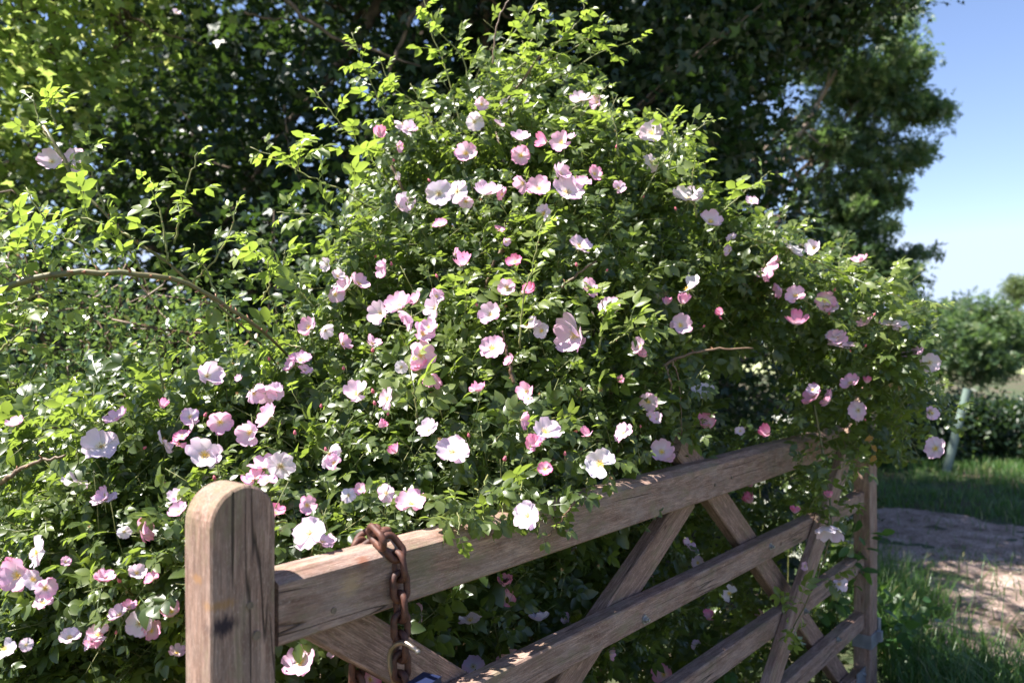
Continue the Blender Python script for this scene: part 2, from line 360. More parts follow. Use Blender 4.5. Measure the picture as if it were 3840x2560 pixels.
# ------------------------------------------------------------------ gate
NEAR = Vector((-0.3966, 1.325, 0)); G = Vector((0.635, 0.7725, 0)).normalized(); NV = Vector((G.y, -G.x, 0))
gate = empty('wooden_gate', (NEAR.x, NEAR.y, 0), 'long weathered wooden field gate standing open under the pink rose bush', 'gate')
def gp(s, q, z): return NEAR+G*s+NV*q+Vector((0, 0, z))
def on_gate(x, y, q):                    # photo pixel (3840) -> (s, z) on the plane q in front of the rails
    u = (x-1920)/F; A = NEAR+NV*q
    s = (u*A.y-A.x)/(G.x-u*G.y); Y = A.y+s*G.y
    return s, CZ-(y-1280)/F*Y
def profile_bar(name, p0, p1, prof, matl, parent, zdir=Vector((0, 0, 1)), seg=48, wob=0.0012, seed=1, endcut=None):
    """bar along p0-p1; prof = closed outline [(side, up)], side = towards the camera side of the gate"""
    d = (p1-p0); L = d.length; X = d.normalized(); Yv = NV if abs(X.dot(NV)) < 0.5 else G
    Zv = X.cross(Yv).normalized(); 
    if Zv.dot(zdir) < 0: Zv = -Zv
    Yv2 = Zv.cross(X)
    sgn = 1 if Yv2.dot(Yv) > 0 else -1
    pr = np.array([(a*sgn, bb) for a, bb in prof])
    if sgn < 0: pr = pr[::-1]
    k = len(pr); xs = np.linspace(0, L, seg+1); Vv = []
    for i, x in enumerate(xs):
        for j, (a, bb) in enumerate(pr): Vv.append((x, a, bb))
    Vv = np.array(Vv)
    Vv[:, 1] += wob*fbm(Vv*[5, 20, 20], 1.0, seed); Vv[:, 2] += wob*fbm(Vv*[5, 20, 20], 1.0, seed+9)
    if endcut is not None: Vv = endcut(Vv, L)
    T = []
    for i in range(seg):
        for j in range(k):
            a0 = i*k+j; a1 = i*k+(j+1) % k; T += [(a0, a1+k, a1), (a0, a0+k, a1+k)]
    for i0, fl in ((0, 0), (seg*k, 1)):
        for j in range(1, k-1): T.append((i0, i0+j, i0+j+1) if fl == 0 else (i0, i0+j+1, i0+j))
    me = mesh_np(name, Vv, T, [matl])
    o = link(name, me, parent, world=False)
    Mx = Matrix(((X.x, Yv2.x, Zv.x, p0.x), (X.y, Yv2.y, Zv.y, p0.y), (X.z, Yv2.z, Zv.z, p0.z), (0, 0, 0, 1)))
    o.matrix_local = Matrix.Translation(-Vector(parent.location)) @ Mx
    return o
def rrect(a0, a1, b0, b1, c=0.004, ch=0.0, chd=0.0):
    """outline, a = side (a1 nearest camera side), b = up; ch/chd = chamfer on upper front edge"""
    P = [(a0, b0+c), (a0+c, b0), (a1-c, b0), (a1, b0+c)]
    if ch: P += [(a1, b1-chd-c*0.5), (a1-c*0.7, b1-chd), (a1-ch, b1-0.001), (a1-ch-0.004, b1)]
    else: P += [(a1, b1-c), (a1-c, b1)]
    return P+[(a0+c, b1), (a0, b1-c)]
zt = CZ-0.404
# top rail and lower rails
profile_bar('top_rail', gp(0.012, 0, zt), gp(3.325, 0, zt), rrect(-0.068, 0, -0.106, 0.012, 0.004, 0.024, 0.013), WOODS[1], gate, seed=3, seg=90)
for i, (dz, hh) in enumerate(((0.735, 0.075), (1.037, 0.075), (1.325, 0.075), (1.60, 0.075))):
    profile_bar('rail', gp(0.004, 0, CZ-dz), gp(3.325, 0, CZ-dz), rrect(-0.052, 0, -hh, 0.003, 0.004), WOODS[2], gate, seed=5+i)
# stiles
def arch(Vv, L):                          # rounded head
    r = 0.058; Vv = Vv.copy()
    t = np.clip((Vv[:, 0]-(L-r))/r, 0, 1)
    hw = np.sqrt(np.maximum(0.0, 1-t*t)); 
    cut = (L-r)+r*t; Vv[:, 0] = np.where(t > 0, cut, Vv[:, 0]); 
    return Vv, hw, t
def stile(name, s0, s1, q0, q1, z0, z1, matl, seed, rounded=True):
    """upright; profile drawn in the (s,z) plane so the head is a true arch, extruded through q"""
    cx = (s0+s1)/2; r = (s1-s0)/2; out_ = []
    if rounded:
        for z in np.linspace(z0, z1-r, 34): out_.append((r, z))
        for a in np.linspace(0, math.pi, 19)[1:-1]: out_.append((r*math.cos(a), z1-r+r*math.sin(a)*1.0))
        for z in np.linspace(z1-r, z0, 34): out_.append((-r, z))
    else:
        for z in np.linspace(z0, z1, 30): out_.append((r, z))
        for z in np.linspace(z1, z0, 30): out_.append((-r, z))
    O = np.array(out_); k = len(O); c = 0.0035
    qs = [q0, q0+c, (q0+q1)/2, q1-c, q1]; ins = [c, 0, 0, 0, c]
    ctr = np.array([0, min(z1-r, 1e9)])
    Vv = []
    for q, i_ in zip(qs, ins):
        for (a, z) in O:
            a2 = a-np.sign(a)*i_ if abs(a) > i_ else a; z2 = z-(i_ if z > z1-r else 0)*max(0, (z-(z1-r))/r)
            Vv.append((z2-z0, a2, q-(q0+q1)/2))        # local X = along the grain (up)
    Vv = np.array(Vv)
    wb = 0.0016*fbm(Vv*[6, 14, 14], 1, seed); Vv[:, 1] += wb; Vv[:, 2] += wb*0.6
    T = []
    for m_ in range(len(qs)-1):
        for j in range(k-1):
            a0 = m_*k+j; T += [(a0, a0+1, a0+1+k), (a0, a0+1+k, a0+k)]
        a0 = m_*k+k-1; b0 = m_*k; T += [(a0, b0, b0+k), (a0, b0+k, a0+k)]
    # front and back faces as ladders between right and left edge
    for base, fl in ((0, 0), ((len(qs)-1)*k, 1)):
        for j in range(k//2):
            a, b_, c_, d = base+j, base+j+1, base+k-2-j, base+k-1-j
            if b_ >= c_: 
                if b_ == c_: T.append((a, d, b_) if fl == 0 else (a, b_, d))
                break
            q_ = [(a, d, c_), (a, c_, b_)] if fl == 0 else [(a, b_, c_), (a, c_, d)]
            T += q_
    me = mesh_np(name, Vv, T, [matl]); o = link(name, me, gate, world=False)
    X = Vector((0, 0, 1)); Yv = G; Zv = NV
    p = gp(cx, (q0+q1)/2, z0)
    Mx = Matrix(((X.x, Yv.x, Zv.x, p.x), (X.y, Yv.y, Zv.y, p.y), (X.z, Yv.z, Zv.z, p.z), (0, 0, 0, 1)))
    o.matrix_local = Matrix.Translation(-Vector(gate.location)) @ Mx
    return o
ztop = CZ-(1824-1280)/F*1.262
stile('upright_post', -0.119, -0.001, -0.066, 0.013, 0.05, ztop, WOODS[0], 21)
stile('upright_post', 3.328, 3.447, -0.052, 0.027, 0.03, CZ-0.27, WOODS[2], 25, False)
# braces from their edges in the picture
def brace(e1, e2, q, th, s_lo, s_hi, seed):
    A = [on_gate(*p, q) for p in e1]; B = [on_gate(*p, q) for p in e2]
    def line(P): k_ = (P[1][1]-P[0][1])/(P[1][0]-P[0][0]); return k_, P[0][1]-k_*P[0][0]
    ka, ba = line(A); kb, bb = line(B); k_ = (ka+kb)/2
    sm = (s_lo+s_hi)/2; za = ka*sm+ba; zb = kb*sm+bb; wd = abs(za-zb)/math.sqrt(1+k_*k_); zc = (za+zb)/2
    p0 = gp(s_lo, q, zc+k_*(s_lo-sm)); p1 = gp(s_hi, q, zc+k_*(s_hi-sm))
    print('brace', round(k_, 2), round(wd, 3), round(p0.z, 2), round(p1.z, 2))
    wd = min(max(wd, 0.05), 0.105)
    return profile_bar('brace', p0, p1, rrect(-th, 0, -wd/2, wd/2, 0.004), WOODS[3] if q < 0 else WOODS[2], gate, seed=seed)
brace([(1373, 2298), (1800, 2555)], [(1140, 2372), (1477, 2560)], -0.056, 0.045, 0.06, 1.62, 31)
brace([(2623, 1868), (2187, 2560)], [(2540, 1892), (2080, 2560)], -0.056, 0.045, 0.62, 1.62, 32)
brace([(2720, 1830), (3134, 2446)], [(2640, 1850), (3060, 2440)], -0.056, 0.045, 1.55, 3.30, 33)
brace([(3208, 1720), (2960, 2500)], [(3140, 1740), (2890, 2500)], 0.036, 0.034, 1.62, 3.27, 34)
def disc(name, p, r, h, matl, parent, axis=NV, sides=12, dome=0.0):
    acc = Acc(); p = Vector(p)
    pts = [p-axis*0.002, p+axis*h*0.7, p+axis*h]
    tube(acc, pts, [r, r, r*(1-0.35*dome)], sides)
    return link(name, acc.mesh(name, [matl], False), parent)
def bolt(p):                              # washer and hexagon nut with its bolt end
    wsh = disc('bolt', p, 0.013, 0.003, M_ZINC, gate)
    for nm, r, h, sd, off in (('nut', 0.0085, 0.008, 6, 0.003), ('bolt_end', 0.0045, 0.006, 8, 0.011)):
        o = disc(nm, Vector(p)+NV*off, r, h, M_ZINC, gate, sides=sd); o.parent = wsh; o.location = (0, 0, 0)
for (x, y, q) in ((2415, 2320, 0.0), (2888, 2047, 0.0), (3018, 2290, 0.0), (3140, 2396, 0.0), (3234, 2524, 0.0)):
    s, z = on_gate(x, y, q)
    bolt(gp(s, q+0.001, z))
for (x, y, q, r) in ((935, 2268, 0.013, 0.006), (960, 2380, 0.013, 0.0075), (1250, 2287, 0, 0.0055), (2680, 1818, 0, 0.005), (2743, 1790, 0, 0.005)):
    s, z = on_gate(x, y, q); disc('peg', gp(s, q, z), r, 0.003, M_PEG, gate)
# galvanised hinge strap wrapped round the hanging upright, and the lower plate
def box(acc, c, sx, sy, sz, X, Y, Z, m=0):
    c, X, Y, Z = map(np.array, (c, X, Y, Z)); V = []
    for a in (-1, 1):
        for b_ in (-1, 1):
            for d in (-1, 1): V.append(c+X*a*sx/2+Y*b_*sy/2+Z*d*sz/2)
    T = [(0, 1, 3), (0, 3, 2), (4, 6, 7), (4, 7, 5), (0, 4, 5), (0, 5, 1), (2, 3, 7), (2, 7, 6), (0, 2, 6), (0, 6, 4), (1, 5, 7), (1, 7, 3)]
    acc.add(V, T, m)
UP = Vector((0, 0, 1))
acc = Acc()
s, z = on_gate(3262, 2410, 0.027)
box(acc, gp(3.386, 0.031, z), 0.128, 0.006, 0.065, G, NV, UP); box(acc, gp(3.3235, -0.012, z), 0.006, 0.086, 0.065, G, NV, UP)
box(acc, gp(3.42, 0.045, z+0.01), 0.03, 0.024, 0.05, G, NV, UP)
tube(acc, [gp(3.462, 0.03, z-0.02), gp(3.462, 0.03, z+0.085)], 0.010, 10)
link('hinge_strap', acc.mesh('hinge_strap', [M_GALV]), gate)
acc = Acc(); box(acc, gp(3.26, 0.004, 0.10), 0.13, 0.006, 0.085, G, NV, UP)
link('hinge_strap', acc.mesh('hinge_strap', [M_GALV]), gate)

# ------------------------------------------------------------------ chain and padlock
def link_mesh():
    R, L, r = 0.0152, 0.0215, 0.0068; P = []      # centreline: stadium
    for i in range(28):
        a = i/28*2*math.pi; c_, s_ = math.cos(a), math.sin(a)
        P.append(((L/2+R*0 if c_ > 0 else -L/2)+R*c_, R*s_, 0))
    P = np.array(P); n_ = len(P); D = norm(np.roll(P, -1, 0)-np.roll(P, 1, 0)); Z = np.array([0, 0, 1.0]); U = np.cross(Z, D)
    a = np.arange(10)*2*math.pi/10
    V = P[:, None]+r*(np.cos(a)[None, :, None]*U[:, None]+np.sin(a)[None, :, None]*Z); V = V.reshape(-1, 3)
    V += 0.0004*fbm(V, 300, 5)[:, None]
    T = []
    for i in range(n_):
        for j in range(10):
            a0 = i*10+j; a1 = i*10+(j+1) % 10; b0 = (i+1) % n_*10+j; b1 = (i+1) % n_*10+(j+1) % 10
            T += [(a0, a1, b1), (a0, b1, b0)]
    return mesh_np('chain_link', V, T, [M_RUST], smooth=True)
def solve_s(x, q):
    return on_gate(x, 0, q)[0]
sF = solve_s(1507, 0.022); sB = solve_s(1335, -0.09)
fr = lambda dz: gp(sF, 0.018, zt+dz)
path_pts = [gp(sB, -0.088, zt-0.40), gp(sB, -0.086, zt-0.20), gp(sB, -0.084, zt-0.03), gp(sB+0.004, -0.074, zt+0.014), gp(sB+0.025, -0.048, zt+0.032),
            gp(sF-0.028, -0.018, zt+0.032), gp(sF-0.008, 0.002, zt+0.014), gp(sF, 0.012, zt-0.018), gp(sF, 0.0175, zt-0.07), gp(sF, 0.019, zt-0.16), gp(sF, 0.019, zt-0.42)]
P = smooth_path(path_pts, 400); seg = np.concatenate([[0], np.cumsum(np.linalg.norm(np.diff(P, axis=0), axis=1))])
chain = empty('rusty_chain', fr(-0.42), 'heavy rusty brown chain looped over the top rail of the wooden gate', 'chain')
lm = link_mesh(); pitch = 0.0378; t = 0.012; k = 0
while t < seg[-1]-0.02:
    p = np.array([np.interp(t, seg, P[:, j]) for j in range(3)]); p2 = np.array([np.interp(min(t+0.018, seg[-1]), seg, P[:, j]) for j in range(3)])
    p1 = np.array([np.interp(max(t-0.018, 0), seg, P[:, j]) for j in range(3)]); X = Vector(p2-p1).normalized()
    up = NV if abs(X.z) > 0.5 else UP
    ang = (math.radians(8) if k % 2 == 0 else math.radians(98))+random.uniform(-.12, .12)
    Y = up.cross(X).normalized(); Z = X.cross(Y); Y2 = Y*math.cos(ang)+Z*math.sin(ang); Z2 = X.cross(Y2)
    o = link('link', lm, chain, world=False); q = Vector(p)-Vector(chain.location)
    o.matrix_local = Matrix(((X.x, Y2.x, Z2.x, q.x), (X.y, Y2.y, Z2.y, q.y), (X.z, Y2.z, Z2.z, q.z), (0, 0, 0, 1)))
    t += pitch; k += 1
# padlock: shackle open, body turned with its printed edge towards the camera
def pq(x, y, Y): return Vector(((x-1920)/F*Y, Y, CZ-(y-1280)/F*Y))
pad = empty('padlock', pq(1590, 2700, 1.50), 'steel padlock with open shackle and blue label hanging from the rusty chain', 'padlock')
acc = Acc()
sh = smooth_path([pq(1530, 2600, 1.50), pq(1463, 2500, 1.49), pq(1466, 2440, 1.485), pq(1492, 2412, 1.48), pq(1530, 2412, 1.47), pq(1562, 2432, 1.465), pq(1574, 2449, 1.462)], 30)
sh = smooth_path([pq(1500, 2610, 1.52), pq(1468, 2520, 1.51), pq(1462, 2455, 1.50), pq(1482, 2418, 1.495), pq(1515, 2408, 1.485), pq(1548, 2426, 1.475), pq(1572, 2447, 1.47)], 34)
rr = np.full(34, 0.0052); rr[-4] = 0.0036; tube(acc, sh, rr, 12)
link('shackle', acc.mesh('shackle', [M_STEEL], True), pad)
# body
bX = Vector((0.85, -0.5, 0.0)).normalized(); bZ = Vector((-0.17, 0.05, 0.95)); bZ = (bZ-bX*bZ.dot(bX)).normalized(); bY = bZ.cross(bX)
c = pq(1590, 2618, 1.475)
acc = Acc(); top = 0.062
for i in range(9):
    e = 0.0 if i % 2 == 0 else -0.0012
    box(acc, c+bZ*(top/2-0.010-i*0.0062), 0.038+e, 0.052+e, 0.006, bX, bY, bZ)
link('lock_body', acc.mesh('lock_body', [M_LAM]), pad)
acc = Acc(); box(acc, c+bZ*(top/2-0.0015), 0.041, 0.055, 0.011, bX, bY, bZ); box(acc, c-bZ*0.031, 0.041, 0.055, 0.011, bX, bY, bZ)
for e in (-1, 1): box(acc, c+bX*0.0*e-bY*0.0+bY*e*0.0262, 0.0415, 0.003, 0.054, bX, bY, bZ)
link('blue_bumper', acc.mesh('blue_bumper', [M_LOCKB]), pad)
def text(body, loc, X, Y, size, matl, parent, name='lettering'):
    cu = bpy.data.curves.new(name, 'FONT'); cu.body = body; cu.size = size; cu.extrude = 0.00025
    cu.materials.append(matl); tmp = bpy.data.objects.new(name, cu); COL.objects.link(tmp)
    dg = bpy.context.evaluated_depsgraph_get(); me = bpy.data.meshes.new_from_object(tmp.evaluated_get(dg))
    bpy.data.objects.remove(tmp); o = link(name, me, parent, world=False); Z = X.cross(Y); q = Vector(loc)-Vector(parent.location)
    o.matrix_local = Matrix(((X.x, Y.x, Z.x, q.x), (X.y, Y.y, Z.y, q.y), (X.z, Y.z, Z.z, q.z), (0, 0, 0, 1)))
    return o
yf = -bY if bY.y > 0 else bY
text('COMMERCIAL', c-bX*0.0135+yf*0.0279-bZ*0.022, bZ, -bX if (bZ.cross(-bX)).dot(yf) > 0 else bX, 0.0085, M_PRINT, pad)
text('Master', c+bX*0.012+yf*0.0279-bZ*0.012, bZ, -bX if (bZ.cross(-bX)).dot(yf) > 0 else bX, 0.014, M_PRINT, pad)

# ------------------------------------------------------------------ leaf templates
def leaflet(L=1.0, Wd=0.62, fold=0.25, curl=0.25, n=3, teeth=False):
    """folded, curled leaflet: x along, y across"""
    if teeth: n = 7
    t = np.linspace(0, 1, n+1); wv = Wd/2*np.sin(np.pi*t**0.85)**0.8*(1-0.15*t)
    V = []; 
    for i, ti in enumerate(t):
        z = -curl*ti*ti*L; V.append((ti*L, 0, z))
    mid = list(range(n+1)); Lf = []; Rt = []
    for i in range(1, n):
        x = t[i]*L; wi = wv[i]
        if teeth: x += 0.03*L; wi *= (1.06 if i % 2 else 0.97)
        for s_, lst in ((1, Lf), (-1, Rt)):
            lst.append(len(V)); V.append((x, s_*wi, -curl*t[i]**2*L+fold*wi))
    T = []
    for s_, E in ((1, Lf), (-1, Rt)):
        e = [0]+E+[n]
        for i in range(n):
            a, b_, c_, d = mid[i], mid[i+1], e[i+1], e[i]
            for tri in ((a, b_, c_), (a, c_, d)):
                if len(set(tri)) == 3: T.append(tri if s_ > 0 else tri[::-1])
    return np.array(V, float), np.array(T)
def rot(ax, a):
    return np.array(Matrix.Rotation(a, 3, ax))
def compound(r, nl=7, teeth=False, curl=0.2):
    """rose leaf: paired leaflets along a bent stalk; total length about 1"""
    acc = Acc(); pairs = (nl-1)//2; x0 = 0.28
    pos = [x0+(0.40)*i/max(1, pairs-1) if pairs > 1 else 0.45 for i in range(pairs)]
    zc = lambda x: -curl*x*x
    for i, x in enumerate(pos):
        sz = (0.30+0.07*i)*r.uniform(.9, 1.1)
        for s_ in (1, -1):
            V, T = leaflet(sz, 0.66*sz, r.uniform(.1, .5), r.uniform(.05, .45), teeth=teeth)
            M = rot('Z', s_*r.uniform(.85, 1.15)) @ rot('Y', r.uniform(-.1, .5)) @ rot('X', r.uniform(-.35, .35))
            acc.add(V@M.T+[x, 0.01*s_, zc(x)], T)
    sz = 0.42*r.uniform(.9, 1.1); V, T = leaflet(sz, 0.66*sz, r.uniform(.1, .5), r.uniform(.1, .45), teeth=teeth)
    acc.add(V@(rot('Z', r.uniform(-.15, .15))@rot('Y', r.uniform(0.1, .5))).T+[0.74, 0, zc(0.74)], T)
    for k_ in range(3):
        xa, xb = 0.25*k_, 0.25*(k_+1); 
        V = [(xa, -.008, zc(xa)), (xa, .008, zc(xa)), (xb, .008, zc(xb)), (xb, -.008, zc(xb))]
        acc.add(V, [(0, 1, 2), (0, 2, 3)])
    return np.concatenate(acc.V), np.concatenate(acc.T)
RR = np.random.default_rng(5)
LO = [compound(RR, n_, False) for n_ in (7, 5, 7, 5, 7, 5)]
HI = []
RR = np.random.default_rng(5)
for n_ in (7, 5, 7, 5, 7, 5): HI.append(compound(RR, n_, True))

# ------------------------------------------------------------------ rose bush
bush_base = Vector((0.35, 2.9, 0.0))
bush = empty('rose_bush', bush_base, 'large wild rose bush covered in pink and white flowers, spilling over the wooden gate', 'rose bush')
POLY = np.array([(-60, 985), (60, 965), (150, 985), (300, 950), (420, 905), (560, 865), (650, 800), (700, 730), (760, 640), (785, 530), (830, 460), (880, 400), (920, 335),
 (980, 285), (1040, 240), (1080, 200), (1130, 170), (1210, 165), (1300, 190), (1340, 220), (1350, 290), (1440, 320), (1500, 330), (1570, 370), (1600, 450), (1700, 505),
 (1790, 545), (1850, 600), (1950, 640), (2030, 710), (2090, 770), (2110, 850), (2130, 950), (2110, 1030), (2030, 1070), (1960, 1050), (1880, 1010), (1830, 985),
 (1850, 900), (1780, 850), (1700, 800), (1620, 830), (1560, 900), (1630, 985), (1560, 1060), (1450, 1080), (1380, 1110), (1340, 1150), (1270, 1215), (1100, 1210), (1040, 1230),
 (930, 1220), (930, 1290), (640, 1320), (640, 1640), (-60, 1640)], float)
LOW = np.array([(600, 1290), (1040, 1240), (1850, 985), (1960, 1080), (1960, 1640), (600, 1640)], float)
def inside(poly, x, y):
    r = np.zeros(len(x), bool); n_ = len(poly); j = n_-1
    for i in range(n_):
        xi, yi = poly[i]; xj, yj = poly[j]
        r ^= ((yi > y) != (yj > y)) & (x < (xj-xi)*(y-yi)/(yj-yi+1e-12)+xi); j = i
    return r
DC = np.array([(0, 1568, 1.62), (200, 1300, 1.66), (450, 1250, 1.62), (0, 1000, 2.0), (300, 1050, 1.85), (600, 1000, 1.85), (650, 830, 2.1), (800, 600, 2.4), (900, 350, 2.7),
 (1050, 200, 2.85), (1300, 150, 2.95), (1100, 450, 2.5), (1300, 450, 2.5), (1300, 750, 2.25), (1000, 800, 2.05), (1000, 1050, 1.8), (750, 1100, 1.68), (750, 1240, 1.60), (1200, 1050, 1.82),
 (1200, 1200, 1.74), (1400, 1050, 2.05), (1550, 450, 2.8), (1620, 650, 2.7), (1800, 600, 2.95), (1500, 900, 2.5), (1700, 900, 3.0), (1900, 750, 2.95), (2100, 850, 2.9), (2000, 1000, 2.95),
 (2150, 1000, 2.9), (1560, 1020, 2.55)], float)
def Dp(x, y):
    x = np.atleast_1d(np.asarray(x, float)); y = np.atleast_1d(np.asarray(y, float))
    d2 = (x[:, None]-DC[:, 0])**2+(y[:, None]-DC[:, 1])**2; wt = 1/(d2+900)**1.5
    return (wt*DC[:, 2]).sum(1)/wt.sum(1)
def atn(x, y, Y): return np.stack([(x*K-1920)/F*Y, Y, CZ-(y*K-1280)/F*Y], -1)
def sample_poly(poly, n_, r):
    lo = poly.min(0); hi = poly.max(0); X = []; 
    while sum(map(len, X)) < n_:
        p = r.uniform(lo, hi, (n_*2, 2)); X.append(p[inside(poly, p[:, 0], p[:, 1])])
    return np.concatenate(X)[:n_]
gN = np.array(NV); gG = np.array(G); gR = np.array(NEAR)
def blocked(P, hang=True):               # would stand in the woodwork or hang before it where the picture shows bare wood
    d = P-gR; s_ = d@gG; q_ = d@gN; z_ = P[:, 2]
    u = P[:, 0]/P[:, 1]*F+1920; 
    on = (s_ > -0.16) & (s_ < 3.6) & (z_ < zt+0.05) & (q_ > -0.10)
    front = (s_ > -0.16) & (q_ > -0.075) & (z_ < zt+0.03)
    bad = on | front
    if hang:
        hz = ((u > 1500) & (u < 2250) & (z_ > zt-0.055) & (q_ > 0.005) & (q_ < 0.16)) | ((u > 3030) & (z_ > 1.02) & (q_ > 0.06))
        bad &= ~hz
    u0 = (u > 610) & (u < 1040) & (P[:, 1] < 1.5); bad |= u0
    # keep the sight line to the chain and rail clear
    v = 1280-(z_-CZ)/P[:, 1]*F
    bad |= (q_ > -0.09) & (v > 1930+0*u) & (u > 600) & (u < 1530)
    return bad
leaf_rec = dict(P=[], D=[], N=[], s=[], tint=[], young=[])
stems = Acc()
def grow(P0, D0, L, n_leaf, size, young0, r, rad=0.0016, stem=True, droop=0.35, yt=1.0, curve=None):
    """one leafy shoot"""
    if curve is None:
        D = D0/np.linalg.norm(D0); pts = [P0]; step = L/6
        for i in range(6):
            D = norm(D+np.array([0, 0, -droop*0.06*i])+r.normal(0, .10, 3)); pts.append(pts[-1]+D*step)
        C = np.array(pts)
    else: C = curve
    if stem: tube(stems, C[::2] if curve is None else C, np.linspace(rad, rad*0.5, len(C[::2]) if curve is None else len(C)), 4 if curve is None else 6, 0)
    seg_ = np.concatenate([[0], np.cumsum(np.linalg.norm(np.diff(C, axis=0), axis=1))]); tot = seg_[-1]
    ph = r.uniform(0, 6.28); tb = r.uniform(0, 1)
    for i in range(n_leaf):
        f = 0.12+0.88*(i+0.5*r.uniform(0, 1))/n_leaf; tt = f*tot
        p = np.array([np.interp(tt, seg_, C[:, j]) for j in range(3)]); pb = np.array([np.interp(max(tt-.02, 0), seg_, C[:, j]) for j in range(3)])
        d = norm(p-pb+1e-6); a = ph+i*2.4
        e1 = norm(np.cross(d, [0.1, 0.2, 1])); e2 = np.cross(d, e1); rad_ = e1*math.cos(a)+e2*math.sin(a)
        yg = np.clip(young0+yt*max(0, (f-0.6)/0.4)**1.5*r.uniform(.5, 1.1), 0, 1)
        dl = norm(d*(0.35+0.8*yg)+rad_*1.0+np.array([0, -0.15, 0.12]) )
        N = norm(np.array([-0.30, -0.35, 0.75])+0.35*d+r.normal(0, .33, 3))
        sc = size*(1-0.55*max(0, (f-0.55)/0.45))*r.uniform(.8, 1.15)
        leaf_rec['P'].append(p); leaf_rec['D'].append(dl); leaf_rec['N'].append(N); leaf_rec['s'].append(sc)
        leaf_rec['tint'].append(np.clip(tb*.6+r.uniform(0, .4), 0, 1)); leaf_rec['young'].append(yg)
r = np.random.default_rng(21)
# dense mound
XY = sample_poly(POLY, 1580, r)
D = Dp(XY[:, 0], XY[:, 1]); off = r.exponential(0.15, len(D))
off = np.minimum(off, 0.9)
Pm = atn(XY[:, 0], XY[:, 1], D+off+0.02); lump = fbm(Pm, 4.5, 3)
Pm = atn(XY[:, 0], XY[:, 1], D+off+0.02+0.16*(lump+0.4))
Pm = Pm[~blocked(Pm)]
for p in Pm:
    d = norm(np.array([-0.15, -0.45, 0.75])+r.normal(0, .6, 3)); L = r.uniform(.10, .24)
    y0 = max(0, r.normal(0.08, .14))
    tip = p+d*L*0.8
    if blocked(tip[None])[0]: continue
    grow(p-d*L*0.35, d, L, r.integers(4, 7), r.uniform(.072, .108)*(0.8+0.2*p[1]/2.2), y0, r, yt=r.uniform(.1, .9))
# body of the bush behind, down to the ground
XY = sample_poly(POLY, 900, r); D = Dp(XY[:, 0], XY[:, 1])+r.uniform(.25, 1.1, 900); Pb = atn(XY[:, 0], XY[:, 1], D); Pb = Pb[~blocked(Pb, False)]
Pb = Pb[Pb[:, 2] > 0.05]
for p in Pb: grow(p, norm(r.normal(0, .6, 3)+[0, 0, .6]), r.uniform(.15, .3), 6, 0.11, 0, r, yt=.2)
# leaves behind the gate, below the top rail
XY = sample_poly(LOW, 900, r); u = (XY[:, 0]*K-1920)/F
sg = (u*(gR[1]-.12*gN[1])-(gR[0]-.12*gN[0]))/(gG[0]-u*gG[1]); Yg = (gR[1]-.12*gN[1])+sg*gG[1]
Pl = atn(XY[:, 0], XY[:, 1], Yg+0.10+r.exponential(.22, 900)); Pl = Pl[(Pl[:, 2] > 0.04)]
Pl = Pl[~blocked(Pl, False)]
for p in Pl:
    d = norm(np.array([0, -0.3, 0.2])+r.normal(0, .7, 3)); L = r.uniform(.1, .2)
    if blocked((p+d*(L+.04))[None], False)[0]: continue
    grow(p, d, L, 5, r.uniform(.075, .11), 0.0, r, yt=.25)
# long shoots that leave the mound: (points in the picture, distance, leaves, leaf size, thickness, material)
def shoot(pts, Y, nl, size, rad, yg=0.2, thorns=0, m=0, yt=1.0, leafless=0.0):
    if np.ndim(Y) == 0: Y = [Y]*len(pts)
    C = smooth_path([at(x, y, yy) for (x, y), yy in zip(pts, Y)], 22)
    C[1:-1] += r.normal(0, .0018, C[1:-1].shape)
    tube(stems, C, np.linspace(rad, rad*0.45, 22), 7, m)
    if nl: grow(None, None, None, nl, size, yg, r, stem=False, curve=C, yt=yt)
    for i in range(thorns):
        t_ = (i+.5)/thorns*20; k_ = int(t_); p = C[k_]*(1-(t_-k_))+C[k_+1]*(t_-k_); d = norm(C[k_+1]-C[k_]); q = norm(np.cross(d, r.normal(size=3)))
        rr_ = rad*(1-.5*t_/20); h = rad*r.uniform(.9, 1.4)
        tube(stems, [p+q*rr_*.7, p+q*(rr_+h*.5)-d*h*.15, p+q*(rr_+h)-d*h*.6], [rad*.42, rad*.22, rad*.03], 5, 3)
shoot([(-40, 672), (60, 645), (130, 628), (230, 626), (330, 630), (420, 650), (500, 690), (560, 728), (610, 768), (665, 820)], [1.68, 1.68, 1.70, 1.72, 1.75, 1.8, 1.85, 1.9, 2.0, 2.15], 0, 0, .0080, thorns=34, m=1)
shoot([(100, 290), (150, 370), (185, 430), (240, 490), (300, 545), (370, 592), (440, 650), (500, 700), (560, 752), (600, 793), (640, 845)], [2.0]*6+[2.02, 2.05, 2.08, 2.12, 2.2], 10, .075, .0052, .35, thorns=26, m=1)
LS_LEFT = 6
